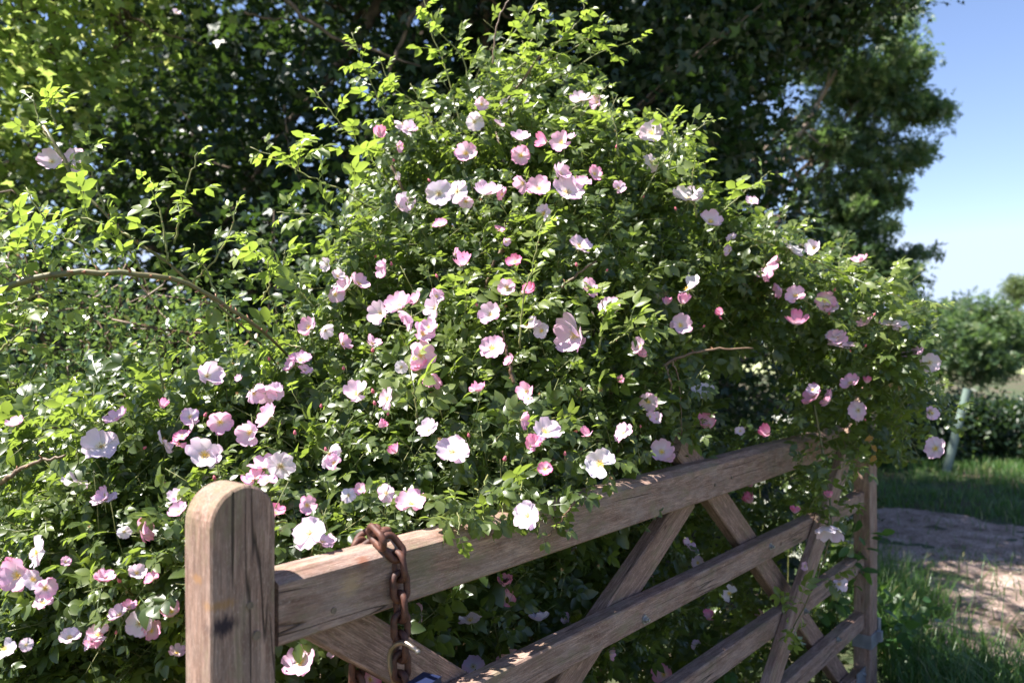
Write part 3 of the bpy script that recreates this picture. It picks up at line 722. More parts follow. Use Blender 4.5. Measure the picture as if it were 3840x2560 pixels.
LS = [([(440, 655), (490, 600), (525, 540), (545, 462)], 1.98, 9), ([(385, 600), (378, 540), (362, 470), (345, 415)], 1.95, 9), ([(400, 560), (415, 490), (432, 420), (455, 350)], 2.0, 9),
 ([(500, 690), (480, 630), (450, 590), (445, 560)], 1.95, 5), ([(240, 490), (225, 430), (200, 370), (215, 330)], 2.0, 8), ([(300, 545), (250, 520), (190, 500), (100, 490)], 1.9, 9),
 ([(130, 628), (90, 590), (60, 530), (20, 480)], 1.75, 9), ([(60, 645), (40, 600), (20, 560), (-20, 520)], 1.7, 8), ([(150, 370), (110, 320), (85, 260), (75, 215)], 2.0, 7),
 ([(130, 290), (115, 250), (120, 215)], 2.0, 6), ([(0, 700), (50, 690), (110, 670), (180, 690)], 1.75, 8), ([(10, 760), (20, 720), (70, 700), (120, 720)], 1.7, 8), ([(-20, 820), (40, 770), (60, 740)], 1.7, 7),
 ([(230, 626), (180, 560), (120, 530), (60, 430)], 1.85, 9), ([(330, 632), (300, 580), (270, 560)], 1.9, 6), ([(720, 705), (665, 645), (610, 595), (558, 560)], 2.2, 9), ([(655, 640), (652, 605), (655, 575)], 2.2, 4),
 ([(375, 900), (368, 840), (356, 770)], 1.95, 6), ([(600, 690), (620, 650), (615, 600)], 2.1, 3), ([(900, 570), (800, 530), (720, 495), (635, 488)], 2.35, 9),
 ([(860, 480), (770, 430), (690, 395), (640, 365), (575, 338)], 2.4, 10), ([(680, 400), (690, 350), (700, 330)], 2.35, 5), ([(900, 430), (830, 340), (775, 275), (722, 205)], 2.6, 11),
 ([(950, 330), (880, 250), (840, 160), (808, 75)], 2.75, 15), ([(1000, 300), (960, 240), (900, 200), (870, 130)], 2.75, 9), ([(1060, 300), (1025, 160), (985, 60), (972, -20)], 2.85, 12),
 ([(1080, 220), (1060, 130), (1000, 60), (1010, 20)], 2.8, 10), ([(1120, 230), (1150, 120), (1215, 30), (1245, -20)], 2.85, 10), ([(1150, 200), (1200, 150), (1290, 90), (1340, 30), (1320, -20)], 2.85, 13),
 ([(1230, 200), (1300, 170), (1380, 120), (1485, 85)], 2.9, 12), ([(1240, 150), (1320, 110), (1380, 70), (1400, 40)], 2.9, 9), ([(1300, 260), (1370, 220), (1400, 190)], 2.85, 6),
 ([(1180, 160), (1230, 80), (1270, 30)], 2.9, 8), ([(1470, 460), (1510, 390), (1560, 330), (1638, 273)], 2.6, 13), ([(1530, 420), (1545, 340), (1540, 280), (1508, 250)], 2.6, 8), ([(1420, 360), (1415, 300), (1400, 250)], 2.6, 7),
 ([(1600, 500), (1590, 420), (1600, 350)], 2.7, 7), ([(1640, 500), (1700, 450), (1772, 393)], 2.85, 8), ([(1700, 580), (1780, 545), (1862, 528)], 2.85, 8),
 ([(1700, 540), (1790, 570), (1900, 612), (2000, 660), (2100, 692), (2188, 708)], 2.85, 14), ([(1800, 665), (1870, 705), (1950, 748), (2030, 782)], 2.85, 9), ([(1950, 730), (2040, 745), (2105, 752)], 2.9, 7),
 ([(2010, 650), (2040, 640), (2060, 625)], 2.85, 5), ([(2010, 830), (2070, 830), (2130, 850), (2145, 900)], 2.9, 8), ([(1195, 800), (1200, 700), (1228, 590), (1245, 515)], 2.15, 11), ([(1375, 800), (1385, 720), (1380, 660)], 2.15, 9),
 ([(1400, 790), (1450, 760), (1500, 745)], 2.2, 9), ([(960, 980), (950, 900), (935, 830)], 1.9, 6), ([(700, 800), (640, 790), (600, 810)], 2.1, 5), ([(1060, 760), (1070, 700), (1065, 640)], 2.2, 8)]
for pts, Y, nl in LS: shoot(pts, Y, nl if pts[0][0] > 640 else nl-2, .105 if pts[0][0] > 640 else .088, .0030, .5, thorns=3)
# hanging spray in front of the hanging upright
shoot([(1870, 930), (1885, 1010), (1898, 1090), (1908, 1160), (1906, 1230), (1885, 1310), (1850, 1390), (1822, 1440)], [2.95, 2.95, 2.93, 2.9, 2.88, 2.88, 2.88, 2.88], 0, 0, .0045, thorns=14, m=1)
for pts, nl, yg in (([(1886, 1010), (1860, 1045), (1830, 1060)], 5, 0), ([(1893, 1060), (1870, 1085), (1850, 1100)], 4, .1), ([(1900, 1080), (1950, 1070), (2000, 1060)], 5, .2), ([(1903, 1120), (1870, 1150), (1860, 1170)], 3, .1),
                    ([(1850, 1390), (1830, 1370), (1815, 1375)], 2, .5), ([(1880, 1330), (1900, 1330), (1920, 1338)], 2, .5), ([(1822, 1440), (1818, 1450)], 3, .5), ([(1906, 1200), (1890, 1170), (1885, 1165)], 3, .1),
                    ([(1900, 1160), (1930, 1170), (1950, 1165)], 3, .1)):
    shoot(pts, 2.88, int(nl*1.7)+1, .092, .002, yg, thorns=1, yt=.3)
def railY(x, q):
    u = (x*K-1920)/F; A = NEAR+NV*q; return A.y+(u*A.y-A.x)/(G.x-u*G.y)*G.y
for x0, x1, y0, y1, nl in ((1030, 1055, 1120, 1235, 7), (1090, 1110, 1110, 1215, 7), (1150, 1150, 1100, 1225, 7), (1200, 1180, 1080, 1190, 6), (1240, 1275, 1100, 1225, 8),
                           (1290, 1300, 1060, 1170, 7), (1330, 1350, 1050, 1150, 6), (1120, 1070, 1090, 1200, 6), (1230, 1235, 1120, 1230, 5), (1380, 1400, 1030, 1095, 4), (1440, 1470, 1000, 1060, 4)):
    Y0 = railY(x0, -.06); Y1 = railY(x1, .05)
    shoot([(x0, y0), ((x0+x1)/2+6, y0+(y1-y0)*.4), (x1, y1-8)], [Y0, (Y0+Y1)/2, Y1], nl, .085, .002, .12, thorns=0, yt=.6)
# bare brown branches inside
for pts, Y, rad in (([(1500, 860), (1560, 820), (1640, 803), (1730, 800)], 2.55, .006), ([(1530, 840), (1540, 900), (1500, 960)], 2.5, .004), ([(1545, 830), (1560, 880), (1565, 1000)], 2.5, .003),
                    ([(1180, 880), (1165, 820), (1155, 760)], 2.1, .005), ([(1320, 1210-60), (1300, 1180), (1260, 1230)], 1.8, .003), ([(1160, 560), (1120, 640), (1100, 800)], 2.5, .007), ([(1250, 700), (1300, 650), (1370, 600)], 2.4, .006),
                    ([(0, 1110), (70, 1065), (150, 1045)], 1.8, .006), ([(900, 380), (950, 500), (1000, 700)], 2.75, .006), ([(1240, 130), (1150, 250), (1080, 330), (1010, 460)], 2.9, .005), ([(1130, 180), (1140, 60), (1180, -20)], 2.95, .004)):
    shoot(pts, Y, 0, 0, rad, thorns=5, m=2)
# stout canes from the ground
for i in range(26):
    a = r.uniform(0, 6.28); b0 = np.array(bush_base)+[r.normal(0, .5), r.normal(0, .25), 0]; e = Pb[r.integers(len(Pb))]
    C = smooth_path([b0, b0*.5+e*.5+[0, 0, .5], e], 12)
    if (((C-gR)@gN > -.15) & ((C-gR)@gG > -.4)).any(): continue
    tube(stems, C, np.linspace(.011, .004, 12), 6, 2)
so_ = link('canes', stems.mesh('canes', [M_STEM, M_CANE, M_TWIG, M_THORN], True), bush)
LR = {k_: np.array(v_) for k_, v_ in leaf_rec.items()}
ctr = LR['P']+LR['D']*LR['s'][:, None]*0.5
scr = np.stack([(ctr[:, 0]/ctr[:, 1])*F+1920, 1280-(ctr[:, 2]-CZ)/ctr[:, 1]*F], 1)
infr = (scr[:, 0] > 0) & (scr[:, 0] < 3840) & (scr[:, 1] > 0) & (scr[:, 1] < 2560)
order = np.argsort(ctr[:, 1]); seen = set(); vis = []
for i in order:
    if not infr[i]: continue
    c_ = (int(scr[i, 0]//70), int(scr[i, 1]//70))
    if c_ in seen: continue
    seen.add(c_); vis.append(i)
vis = np.array(vis); vis = vis[np.argsort(-(LR['s'][vis]/ctr[vis, 1]))][:295]
single = np.zeros(len(ctr), bool); single[vis] = True
kinds = rng.integers(0, len(LO), len(ctr)); Rm = frames(LR['D'], LR['N'])
hi_me = [mesh_np('leaf', V_, T_, [M_ROSEO]) for V_, T_ in HI]
for i in vis:
    o = link('leaf', hi_me[kinds[i]], bush, world=False); s_ = LR['s'][i]; M3 = Rm[i]*s_; q = LR['P'][i]-np.array(bush_base)
    o.matrix_local = Matrix([[*M3[j], q[j]] for j in range(3)]+[[0, 0, 0, 1]])
    o.color = (float(LR['tint'][i]), float(LR['young'][i]), 0, 1)
acc = Acc()
for k_, (V_, T_) in enumerate(LO):
    mk = (kinds == k_) & ~single
    instance(acc, V_, T_, LR['P'][mk], Rm[mk], LR['s'][mk], tint=LR['tint'][mk], young=LR['young'][mk])
print('rose leaves', len(ctr), 'tris', sum(len(t_) for t_ in acc.T))
setp(link('foliage', acc.mesh('foliage', [M_ROSE]), bush), kind='stuff')
# a few yellowed leaflets in the right-hand spray
acc = Acc(); V_, T_ = leaflet(.032, .022, .3, .3)
for (x, y) in ((2000, 1022), (2012, 1045), (2006, 1003)):
    acc.add(V_@rot('Z', r.uniform(0, 6)).T@rot('X', 1.2).T+np.array(at(x, y, 2.84)), T_, tint=.3, young=0)
link('yellow_leaves', acc.mesh('yellow_leaves', [M_YELLOWL]), bush)

# flowers ---------------------------------------------------------
def petal_mesh(cup, ruf, seed, fold=0.0):
    rr_ = np.random.default_rng(seed); nu, nv = 7, 6; V = []; A = []
    for j in range(nv):
        v_ = j/(nv-1); wd = 0.09+0.56*math.sin(min(1, v_*1.12)*math.pi/2)**1.15
        for i in range(nu):
            u_ = (i/(nu-1)*2-1); x = v_*(0.98-0.22*abs(u_)**2.2*v_-0.13*math.exp(-(u_/0.16)**2)*v_**6)
            y = u_*wd*(1.0-0.12*v_**4)
            z = cup*(x**1.6)+0.16*u_*u_*v_*(1 if cup > 0 else .5)+ruf*v_**2*math.sin(u_*5+rr_.uniform(-.3, .3)+seed)+rr_.normal(0, .012)*v_+fold*abs(u_)*v_
            if j == nv-1: x += rr_.normal(0, .018)
            V.append((x, y, z)); A.append(v_)
    T = []
    for j in range(nv-1):
        for i in range(nu-1):
            a = j*nu+i; T += [(a, a+nu, a+nu+1), (a, a+nu+1, a+1)]
    return mesh_np('petal', V, T, [M_PETAL], {'rad': A}, smooth=True)
PET = {0: [petal_mesh(.28, .06, 1), petal_mesh(.38, .08, 2), petal_mesh(.20, .11, 3)], 1: [petal_mesh(.55, .06, 4), petal_mesh(.70, .05, 5), petal_mesh(.6, .08, 6)],
       2: [petal_mesh(1.5, .05, 7, .15), petal_mesh(1.8, .04, 8, .1)], 3: [petal_mesh(-.25, .06, 9), petal_mesh(-.15, .09, 10)]}
def heart_mesh(matl, n_=34, R=.34, H=.17, spent=False):
    acc = Acc(); rr_ = np.random.default_rng(3)
    tube(acc, [(0, 0, 0), (0, 0, .05), (0, 0, .085)], [.085, .08, .03], 7, 0)
    for i in range(n_):
        a = i*2.4+rr_.normal(0, .1); q = R*rr_.uniform(.55, 1); z = H*rr_.uniform(.6, 1.25)
        if spent: q *= rr_.uniform(.5, 1.1)
        p0 = np.array([.05*math.cos(a), .05*math.sin(a), .02]); p1 = np.array([q*math.cos(a), q*math.sin(a), z]); e = np.array([-math.sin(a), math.cos(a), 0])*.007
        acc.add([p0-e, p0+e, p1+e, p1-e], [(0, 1, 2), (0, 2, 3)], 0)
        s_ = .020; acc.add([p1+[s_, 0, 0], p1+[-s_*.5, s_*.87, 0], p1+[-s_*.5, -s_*.87, 0], p1+[0, 0, s_*1.2], p1-[0, 0, s_]], [(0, 1, 3), (1, 2, 3), (2, 0, 3), (1, 0, 4), (2, 1, 4), (0, 2, 4)], 1 if i % 3 else 0)
    # calyx: hip and five sepals behind the petals
    tube(acc, [(0, 0, -.02), (0, 0, -.10), (0, 0, -.22), (0, 0, -.30), (.03, 0, -.9)], [.09, .12, .10, .035, .022], 6, 2)
    for i in range(5):
        a = i*1.2566+.6; c_, s_ = math.cos(a), math.sin(a); V = []
        for rad_, wd, z in ((.08, .06, -.04), (.28, .07, -.14), (.55, .012, -.22)):
            V += [(rad_*c_-wd*s_, rad_*s_+wd*c_, z), (rad_*c_+wd*s_, rad_*s_-wd*c_, z)]
        acc.add(V, [(0, 1, 3), (0, 3, 2), (2, 3, 5), (2, 5, 4)], 2)
    return acc.mesh('flower', [matl, M_STAMENB, M_SEPAL])
HEART = [heart_mesh(M_STAMEN), heart_mesh(M_STAMENB, 22, .33, .12)]
SPENT = heart_mesh(M_SPENT, 40, .34, .26, True)
def orient(N, spin):
    Z = N.normalized(); X = Z.orthogonal().normalized(); X = Matrix.Rotation(spin, 3, Z) @ X; Y = Z.cross(X)
    return Matrix(((X.x, Y.x, Z.x), (X.y, Y.y, Z.y), (X.z, Y.z, Z.z)))
def tint_col(t_):
    a = Vector((0.82, 0.72, 0.82)); b_ = Vector((0.84, 0.47, 0.67)); c_ = Vector((0.80, 0.16, 0.36))
    v_ = a.lerp(b_, min(1, t_*2)) if t_ < .5 else b_.lerp(c_, (t_-.5)*2)
    return (*v_, 1)
FL = """120 372 46 .3;172 362 48 .3;182 385 30 .3;405 30 20 .1;925 285 42 .2;940 300 34 .25;870 313 22 .8;915 337 26 .6;1090 280 42 .15;1335 230 42 .25;1372 236 28 .5;1210 225 22 .1;1158 237 20 .1;1498 307 55 .15;1193 320 38 .2;1197 357 46 .65;
1255 328 24 .85;1291 328 42 .45;1070 353 42 .5;1495 373 46 .15;1580 458 58 .1;910 400 28 .1;915 475 46 .3;933 460 44 .2;1008 445 62 .2;1050 440 56 .1;1070 462 34 .4;1118 447 58 .35;1154 447 32 .6;1202 420 36 .6;1238 435 48 .35;1285 400 42 .4;
1302 442 62 .2;1337 420 42 .6;1250 490 40 .1;1420 433 28 .4;1010 517 34 .65;1147 528 28 .6;1162 555 18 .5;1045 585 25 .6;1060 612 28 .8;1183 603 34 .85;1330 567 54 .25;1725 463 30 .3;1632 510 45 .35;1680 545 25 .3;1814 572 60 .05;
1870 570 34 .1;1757 612 56 .65;1975 602 34 .6;1583 663 62 .05;752 607 28 .1;775 635 28 .05;880 610 24 .1;770 675 40 .3;795 662 46 .4;822 652 42 .5;875 720 50 .1;920 705 58 .45;945 728 50 .45;957 690 34 .6;1000 708 46 .1;1127 723 44 .3;
1165 660 35 .6;1215 673 22 .85;1350 663 38 .6;1400 707 50 .4;1215 752 46 .05;1245 760 40 .05;970 768 48 .5;985 752 34 .4;1325 767 84 .35;1562 748 44 .4;710 752 40 .5;747 758 32 .05;785 790 40 .5;855 790 34 .5;967 815 56 .4;968 845 40 .85;
992 870 28 .75;922 843 30 .05;1132 800 60 .5;1175 830 30 .6;690 828 50 .45;675 840 40 .35;700 850 34 .3;475 865 58 .2;600 893 60 .4;582 900 44 .35;632 900 42 .2;890 917 52 .25;620 957 50 .55;505 970 48 .6;437 958 44 .3;445 975 36 .25;
418 1002 38 .8;575 993 50 .5;270 963 48 .55;37 975 36 .5;232 1025 80 .2;375 1015 60 .05;470 1045 66 .1;495 1050 40 .1;605 1075 56 .4;645 1070 68 .12;583 1100 44 .7;615 1105 40 .5;755 1042 60 .05;175 1110 60 .15;240 1150 58 .15;985 988 42 .1;
1040 1038 78 .2;1197 965 36 .6;1252 992 56 .1;1228 1010 40 .08;1432 995 46 .3;1490 922 42 .45;1507 962 26 .3;1614 910 50 .15;1628 978 30 .7;1520 1038 44 .4;1532 1050 30 .4;1378 1065 68 .1;1252 1078 36 .9;1213 1185 66 .08;1210 900 40 .65;820 905 50 .3;
705 1160 38 .6;633 1180 38 .85;800 1137 36 .05;887 1132 42 .2;945 1158 56 .5;712 1225 78 .2;740 1245 56 .25;325 1220 48 .72;412 1175 36 .5;85 1268 74 .05;40 1320 62 .4;75 1330 48 .2;103 1350 50 .45;100 1385 46 .3;240 1332 42 .6;350 1330 36 .75;
285 1220 30 .05;320 1432 58 .15;275 1412 40 .4;225 1458 40 .55;205 1475 36 .15;395 1405 42 .6;160 1465 46 .2;10 1490 42 .1;690 1520 62 .6;965 1408 46 .5;1080 1425 52 .15;1163 1375 40 .85;1162 1345 28 .8;1237 1425 46 .1;1172 1505 50 .4;
1087 1530 50 .3;1422 1215 30 .8;1323 1260 24 .1;1580 1260 38 .4;1603 1292 30 .2;1675 1362 38 .05;1628 1422 20 .95;1745 1410 22 .6;1525 1548 42 .75;1600 1480 24 .3;1876 910 50 .72;1908 918 38 .72;1972 942 44 .25;1932 795 60 .3;1920 780 40 .4;
1895 690 38 .6;1827 680 38 .5;1795 665 32 .65;1990 745 36 .5;2045 745 46 .1;2068 752 40 .1;2102 822 44 .45;2135 832 46 .2;2150 1030 52 .3;2140 948 30 .35;1905 1208 64 .02;1928 1342 40 .1;1727 1117 18 .95;1728 1155 22 .95;1825 1178 16 .95;
1765 998 24 .95;1905 1142 14 .95;850 1560 40 .85;405 1500 34 .4;765 1500 28 .3;60 1480 30 .2;1350 1000 20 .8;550 870 18 .5;372 935 18 .8;1530 700 16 .8;150 1290 24 .6;870 980 18 .8;1100 900 22 .7;1430 880 16 .85;1990 880 14 .9;910 1040 20 .8;
1660 720 16 .85;1480 820 16 .7;1700 990 22 .3;1850 1300 22 .5;1490 1330 22 .4;1300 1420 26 .3;1400 1500 26 .5;880 1350 24 .5;1010 1350 26 .2;760 1400 26 .4"""
r = np.random.default_rng(77); nf = 0
base_ = [tuple(float(a) for a in t_.split()) for t_ in FL.replace('\n', '').split(';')]
for k_ in range(52):                      # small half-hidden blooms that share the clusters
    x, y, sz, tn = base_[int(r.integers(len(base_)))]; x += r.normal(0, 22); y += r.normal(0, 18)
    if inside(POLY, np.array([x]), np.array([y]))[0] and not (600 < x < 1050 and y > 1180): FL += '; %.0f %.0f %.0f %.2f' % (x, y, r.uniform(22, 38), r.uniform(.1, .85))
for tok in FL.replace('\n', '').split(';'):
    x, y, sz, tn = [float(a) for a in tok.split()]
    below = inside(LOW, np.array([x]), np.array([y]))[0] and not (1180 < x < 1240 and y < 1200)
    if x > 1800 and (y > 1100 or x > 1870): Y = 2.84 if y > 1100 and x > 1880 else 2.86
    elif below:
        u = (x*K-1920)/F; A = NEAR-NV*0.14; s_ = (u*A.y-A.x)/(G.x-u*G.y); Y = A.y+s_*G.y+.03
    else: Y = Dp(x, y)[0]-0.11
    if 1180 < x < 1400 and 1050 < y < 1200: Y -= .05
    if x < 450 and y < 500: Y = 2.05
    if x == 405 and y == 30: Y = 4.5
    p = at(x, y, float(Y)); R_ = sz*K/F*Y/2*1.07
    d = Vector(-p+Vector((0, 0, CZ))).normalized()
    N = (d*0.62+Vector((-.15, 0, .48))+Vector(r.normal(0, .40, 3))).normalized()
    if N.dot(d) < .15: N = (N+d*.5).normalized()
    kind = 0 if r.uniform() < (.6 if tn < .35 else .3) else 1
    if tn >= .7 and sz < 34: kind = 2
    if r.uniform() < .15 and tn < .3: kind = 3
    if sz == 64 and x == 1905: N = Vector((-.1, -.45, -.55)).normalized(); kind = 1
    hm = HEART[0] if tn > .3 or r.uniform() < .35 else HEART[1]
    if kind == 1: R_ *= 1.12
    if kind == 2: R_ *= 1.25; N = (N+Vector((0, 0, .5))).normalized()
    f = link('flower', hm, bush, world=False)
    M3 = orient(N, r.uniform(0, 6.28))*R_; q = p-bush_base
    f.matrix_local = Matrix([[*M3[j], q[j]] for j in range(3)]+[[0, 0, 0, 1]])
    col = tint_col(np.clip(tn+r.normal(0, .05), 0, 1)); npet = 5
    if tn < .12 and r.uniform() < .35: npet = int(r.integers(3, 5))
    for k_ in range(npet):
        o = link('petal', PET[kind][int(r.integers(len(PET[kind])))], f, world=False)
        o.rotation_euler = (r.normal(0, .12), r.normal(0, .16), k_*1.2566+r.normal(0, .10)); o.scale = (r.uniform(.88, 1.08), r.uniform(.9, 1.12), 1)
        o.location = (0, 0, 0.004*k_); o.color = tuple(min(1, c_*r.uniform(.94, 1.04)) for c_ in col[:3])+(1,)
    nf += 1
print('flowers', nf)
for (x, y, sz) in ((1377, 898, 34), (2045, 888, 30), (2065, 895, 30), (2135, 945, 28), (640, 835, 20), (653, 705, 20), (850, 705, 20), (1160, 705, 22), (990, 905, 22), (155, 1105, 24), (500, 860, 16), (545, 905, 20), (445, 1020, 20),
                    (1400, 1100, 26), (1010, 1010, 26), (1240, 1015, 22), (1015, 1040, 20), (1375, 1300, 20), (1290, 1310, 24), (90, 1240, 22), (205, 1210, 20), (340, 1225, 22), (150, 1290, 20), (500, 1240, 20), (780, 1040, 22),
                    (905, 680, 20), (790, 680, 16), (1275, 1330, 18), (1040, 520, 16), (1105, 460, 18), (1240, 905, 18), (260, 1380, 18), (290, 1360, 18), (1300, 1055, 20), (1130, 1130, 18), (240, 1490, 18)):
    below = inside(LOW, np.array([float(x)]), np.array([float(y)]))[0]
    Y = 2.85 if x > 1870 else (Dp(x, y)[0]-.04 + (.25 if below else 0))
    p = at(x, y, float(Y)); R_ = sz*K/F*Y*.75; N = Vector((r.normal(0, .4), -.5, .7)).normalized()
    f = link('spent_flower', SPENT, bush, world=False); M3 = orient(N, r.uniform(0, 6))*R_; q = p-bush_base
    f.matrix_local = Matrix([[*M3[j], q[j]] for j in range(3)]+[[0, 0, 0, 1]])
acc = Acc(); tube(acc, [(0, 0, -.9), (0, .05, -.3), (0, 0, 0)], [.05, .05, .1], 5, 1); tube(acc, [(0, 0, 0), (0, 0, .15), (0, 0, .35), (0, 0, .55)], [.12, .19, .16, .03], 8, 0)
for i in range(5):
    a = i*1.2566; c_, s_ = math.cos(a), math.sin(a); acc.add([(.13*c_-.06*s_, .13*s_+.06*c_, 0), (.13*c_+.06*s_, .13*s_-.06*c_, 0), (.17*c_, .17*s_, .65)], [(0, 1, 2)], 1)
bud_me = acc.mesh('bud', [M_BUD, M_SEPAL], True)
XY = sample_poly(POLY, 60, r)
for x, y in XY:
    Y = Dp(x, y)[0]-.04; p = np.array(at(x, y, Y))
    if blocked(p[None])[0]: continue
    f = link('bud', bud_me, bush, world=False); M3 = orient(Vector((r.normal(0, .4), -.3, .8)), 0)*r.uniform(.016, .024); q = Vector(p)-bush_base
    f.matrix_local = Matrix([[*M3[j], q[j]] for j in range(3)]+[[0, 0, 0, 1]])

# ------------------------------------------------------------------ trees, shrubs
def lobed(n_=5, seed=0):                  # maple-like leaf, one fan, slightly cupped
    a = np.array([-2.4, -1.35, -.75, 0, .75, 1.35, 2.4]); rr_ = np.array([.42, .95, .48, 1.05, .48, .95, .42])
    V = [(0.05, 0, 0)]+[(0.18+rr_[i]*.62*math.cos(a[i]), rr_[i]*.62*math.sin(a[i]), -.10*rr_[i]**2+.06*abs(math.sin(a[i]*2))) for i in range(7)]
    return np.array(V), np.array([(0, i, i+1) for i in range(1, 7)])
def oval():
    V = [(0, 0, 0), (.35, .26, .05), (.35, -.26, .05), (.75, .2, .0), (.75, -.2, .0), (1, 0, -.08), (.5, 0, -.03)]
    return np.array(V, float), np.array([(0, 6, 1), (0, 2, 6), (1, 6, 3), (2, 4, 6), (3, 6, 5), (6, 4, 5)])
def spray():                              # a twig tip of five leaves, for trees farther away
    acc = Acc(); V_, T_ = np.array([(0, 0, 0), (.45, .2, .03), (1, 0, -.05), (.45, -.2, .03)]), np.array([(0, 2, 1), (0, 3, 2)])
    for a, x in ((-1.1, 0), (1.0, .1), (-.7, .25), (.6, .35), (0, .45)): acc.add(V_@rot('Z', a).T@rot('X', a*.5).T*.55+[x, 0, 0], T_)
    return np.concatenate(acc.V), np.concatenate(acc.T)
TL, TO, TS = lobed(), oval(), spray()
def clumps(ell, n_, r, shell=.45):
    P = []
    vol = np.array([e[3]*e[4]*e[5] for e in ell]); pr = vol**(2/3)/sum(vol**(2/3))
    for k_ in r.choice(len(ell), n_, p=pr):
        e = ell[k_]; d = norm(r.normal(size=3)); P.append(np.array(e[:3])+d*np.array(e[3:6])*(1-shell*r.uniform(0, 1)**1.3))
    return np.array(P)
def leafcloud(name, parent, C, per, spread, size, tmpl, matl, r, youngp=.1, up=.7, zmin=.05, filt=None, flat_=0.55, kind=None):
    N = len(C)*per; P = np.repeat(C, per, 0)+r.normal(0, 1, (N, 3))*np.array([spread, spread, spread*flat_])
    ok = P[:, 2] > zmin
    if filt is not None: ok &= filt(P)
    P = P[ok]; N = len(P)
    tint = np.clip(np.repeat(r.uniform(0, 1, len(C)), per)[ok]*.6+r.uniform(0, .4, N), 0, 1)
    Nn = norm(np.array([0, 0, up])+r.normal(0, .45, (N, 3))); D_ = norm(r.normal(0, 1, (N, 3))+[0, 0, -.3])
    yg = (r.uniform(0, 1, N) < youngp)*r.uniform(.3, 1, N)
    acc = Acc(); instance(acc, tmpl[0], tmpl[1], P, frames(D_, Nn), size*r.uniform(.65, 1.25, N), tint=tint, young=yg)
    o = link(name, acc.mesh(name, [matl]), parent); print(name, matl.name, len(P), sum(len(t_) for t_ in acc.T))
    return o
def branches(parent, base, C, r, rt, matl, nlimb=9, name='trunk', top=None, twigs=60):
    acc = Acc(); base = np.array(base, float); top = np.array(top, float) if top is not None else base+[0, 0, C[:, 2].max()*.75]
    tr = smooth_path([base, base*.6+top*.4+r.normal(0, .15, 3)*[1, 1, 0], top], 14); tube(acc, tr, np.linspace(rt, rt*.25, 14), 9)
    L = []
    for i in range(nlimb):
        s_ = tr[2+int(i/nlimb*11)]; e = C[r.integers(len(C))]; m_ = s_*.5+e*.5+[0, 0, .35]; C_ = smooth_path([s_, m_, e], 10)+r.normal(0, .03, (10, 3))
        tube(acc, C_, np.linspace(rt*.38, rt*.08, 10), 6); L.append(C_)
    for i in range(twigs):
        e = C[r.integers(len(C))]; al = np.concatenate(L); s_ = al[np.argmin(((al-e)**2).sum(1)+r.uniform(0, .3, len(al)))]
        C_ = smooth_path([s_, s_*.5+e*.5+r.normal(0, .12, 3), e], 6); tube(acc, C_, np.linspace(rt*.07+.003, .003, 6), 4)
    return link(name, acc.mesh(name, [matl], True), parent)

r = np.random.default_rng(101)
# big dark field maple behind the rose
T1 = empty('maple_tree', (-0.6, 8.6, 0), 'dark broad-leaved tree filling the background behind the rose bush', 'tree')
ell = [(-2.0, 6.0, 6.5, 1.8, 1.8, 1.1), (-1.1, 6.3, 6.3, 1.4, 1.4, 1.2), (-2.0, 7.2, 4.6, 2.2, 1.6, 2.8), (0.4, 7.2, 5.6, 2.4, 1.7, 2.6), (-0.6, 6.6, 2.8, 2.8, 1.2, 1.6), (1.45, 7.3, 4.6, 1.25, 1.4, 2.1), (1.2, 6.9, 2.6, 1.1, 1.0, 1.5), (-1.6, 8.4, 8.0, 3.0, 2.2, 2.0), (0.2, 3.95, 5.7, 1.1, .5, .5)]  # first two and last lobes: unseen, added above the view to cast shade
C = clumps(ell, 1350, r)
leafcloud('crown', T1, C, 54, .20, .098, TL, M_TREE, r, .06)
branches(T1, (-0.6, 8.6, 0), C, r, .26, M_BARK, 12, top=(0, 8.0, 8.0), twigs=160)
for pts, rad in (([(1000, -30), (940, 60), (900, 140), (880, 230)], .022), ([(640, -20), (720, 60), (830, 110), (960, 150)], .020), ([(560, 30), (640, 50), (700, 40)], .012),
                 ([(260, 0), (340, 60), (470, 110)], .014), ([(655, 240), (660, 330), (690, 420)], .010)):
    acc = Acc(); C_ = smooth_path([at(x, y, 5.9) for x, y in pts], 14)+r.normal(0, .012, (14, 3)); tube(acc, C_, np.linspace(rad, rad*.35, 14), 6)
    link('bough', acc.mesh('bough', [M_BARK], True), T1)
T0 = empty('woodland_tree', (-1.5, 11.5, 0), 'dense dark woodland tree closing the gaps behind the maple', 'tree')
r0 = np.random.default_rng(9)
C = clumps([(-7.5, 11.5, 4.5, 4, 1.6, 4.5), (-2.5, 11.8, 5, 4, 1.6, 5), (1.4, 11.8, 4.5, 2.2, 1.6, 4.6), (-12, 12, 4.5, 3.5, 1.6, 4.5), (0, 11.5, 1.2, 3.5, 1.2, 1.2), (-6, 11.5, 1.2, 4, 1.2, 1.2)], 950, r0)
leafcloud('crown', T0, C, 44, .42, .22, TL, M_TREE, r0, .03, filt=lambda P: P[:, 0] < .285*P[:, 1])
branches(T0, (-1.5, 11.5, 0), C, r0, .3, M_BARK, 12, top=(-1.5, 11.5, 8.0), twigs=60)
# sunlit tree at the left
T2 = empty('sunlit_tree', (-6.2, 7.0, 0), 'sunlit yellow-green maple at the upper left edge of the photograph', 'tree')
C = clumps([(-4.0, 5.6, 4.0, .8, .6, 1.8), (-3.7, 5.2, 2.9, .7, .6, 1.2), (-4.2, 5.3, 1.8, .8, .6, 1.2), (-3.1, 5.6, 4.2, .8, .5, 1.0)], 300, r)
leafcloud('crown', T2, C, 44, .2, .085, TL, M_TREE2, r, .25)
branches(T2, (-6.2, 7.0, 0), C, r, .16, M_BARK, 8, top=(-5.2, 6.8, 6.2), twigs=70)
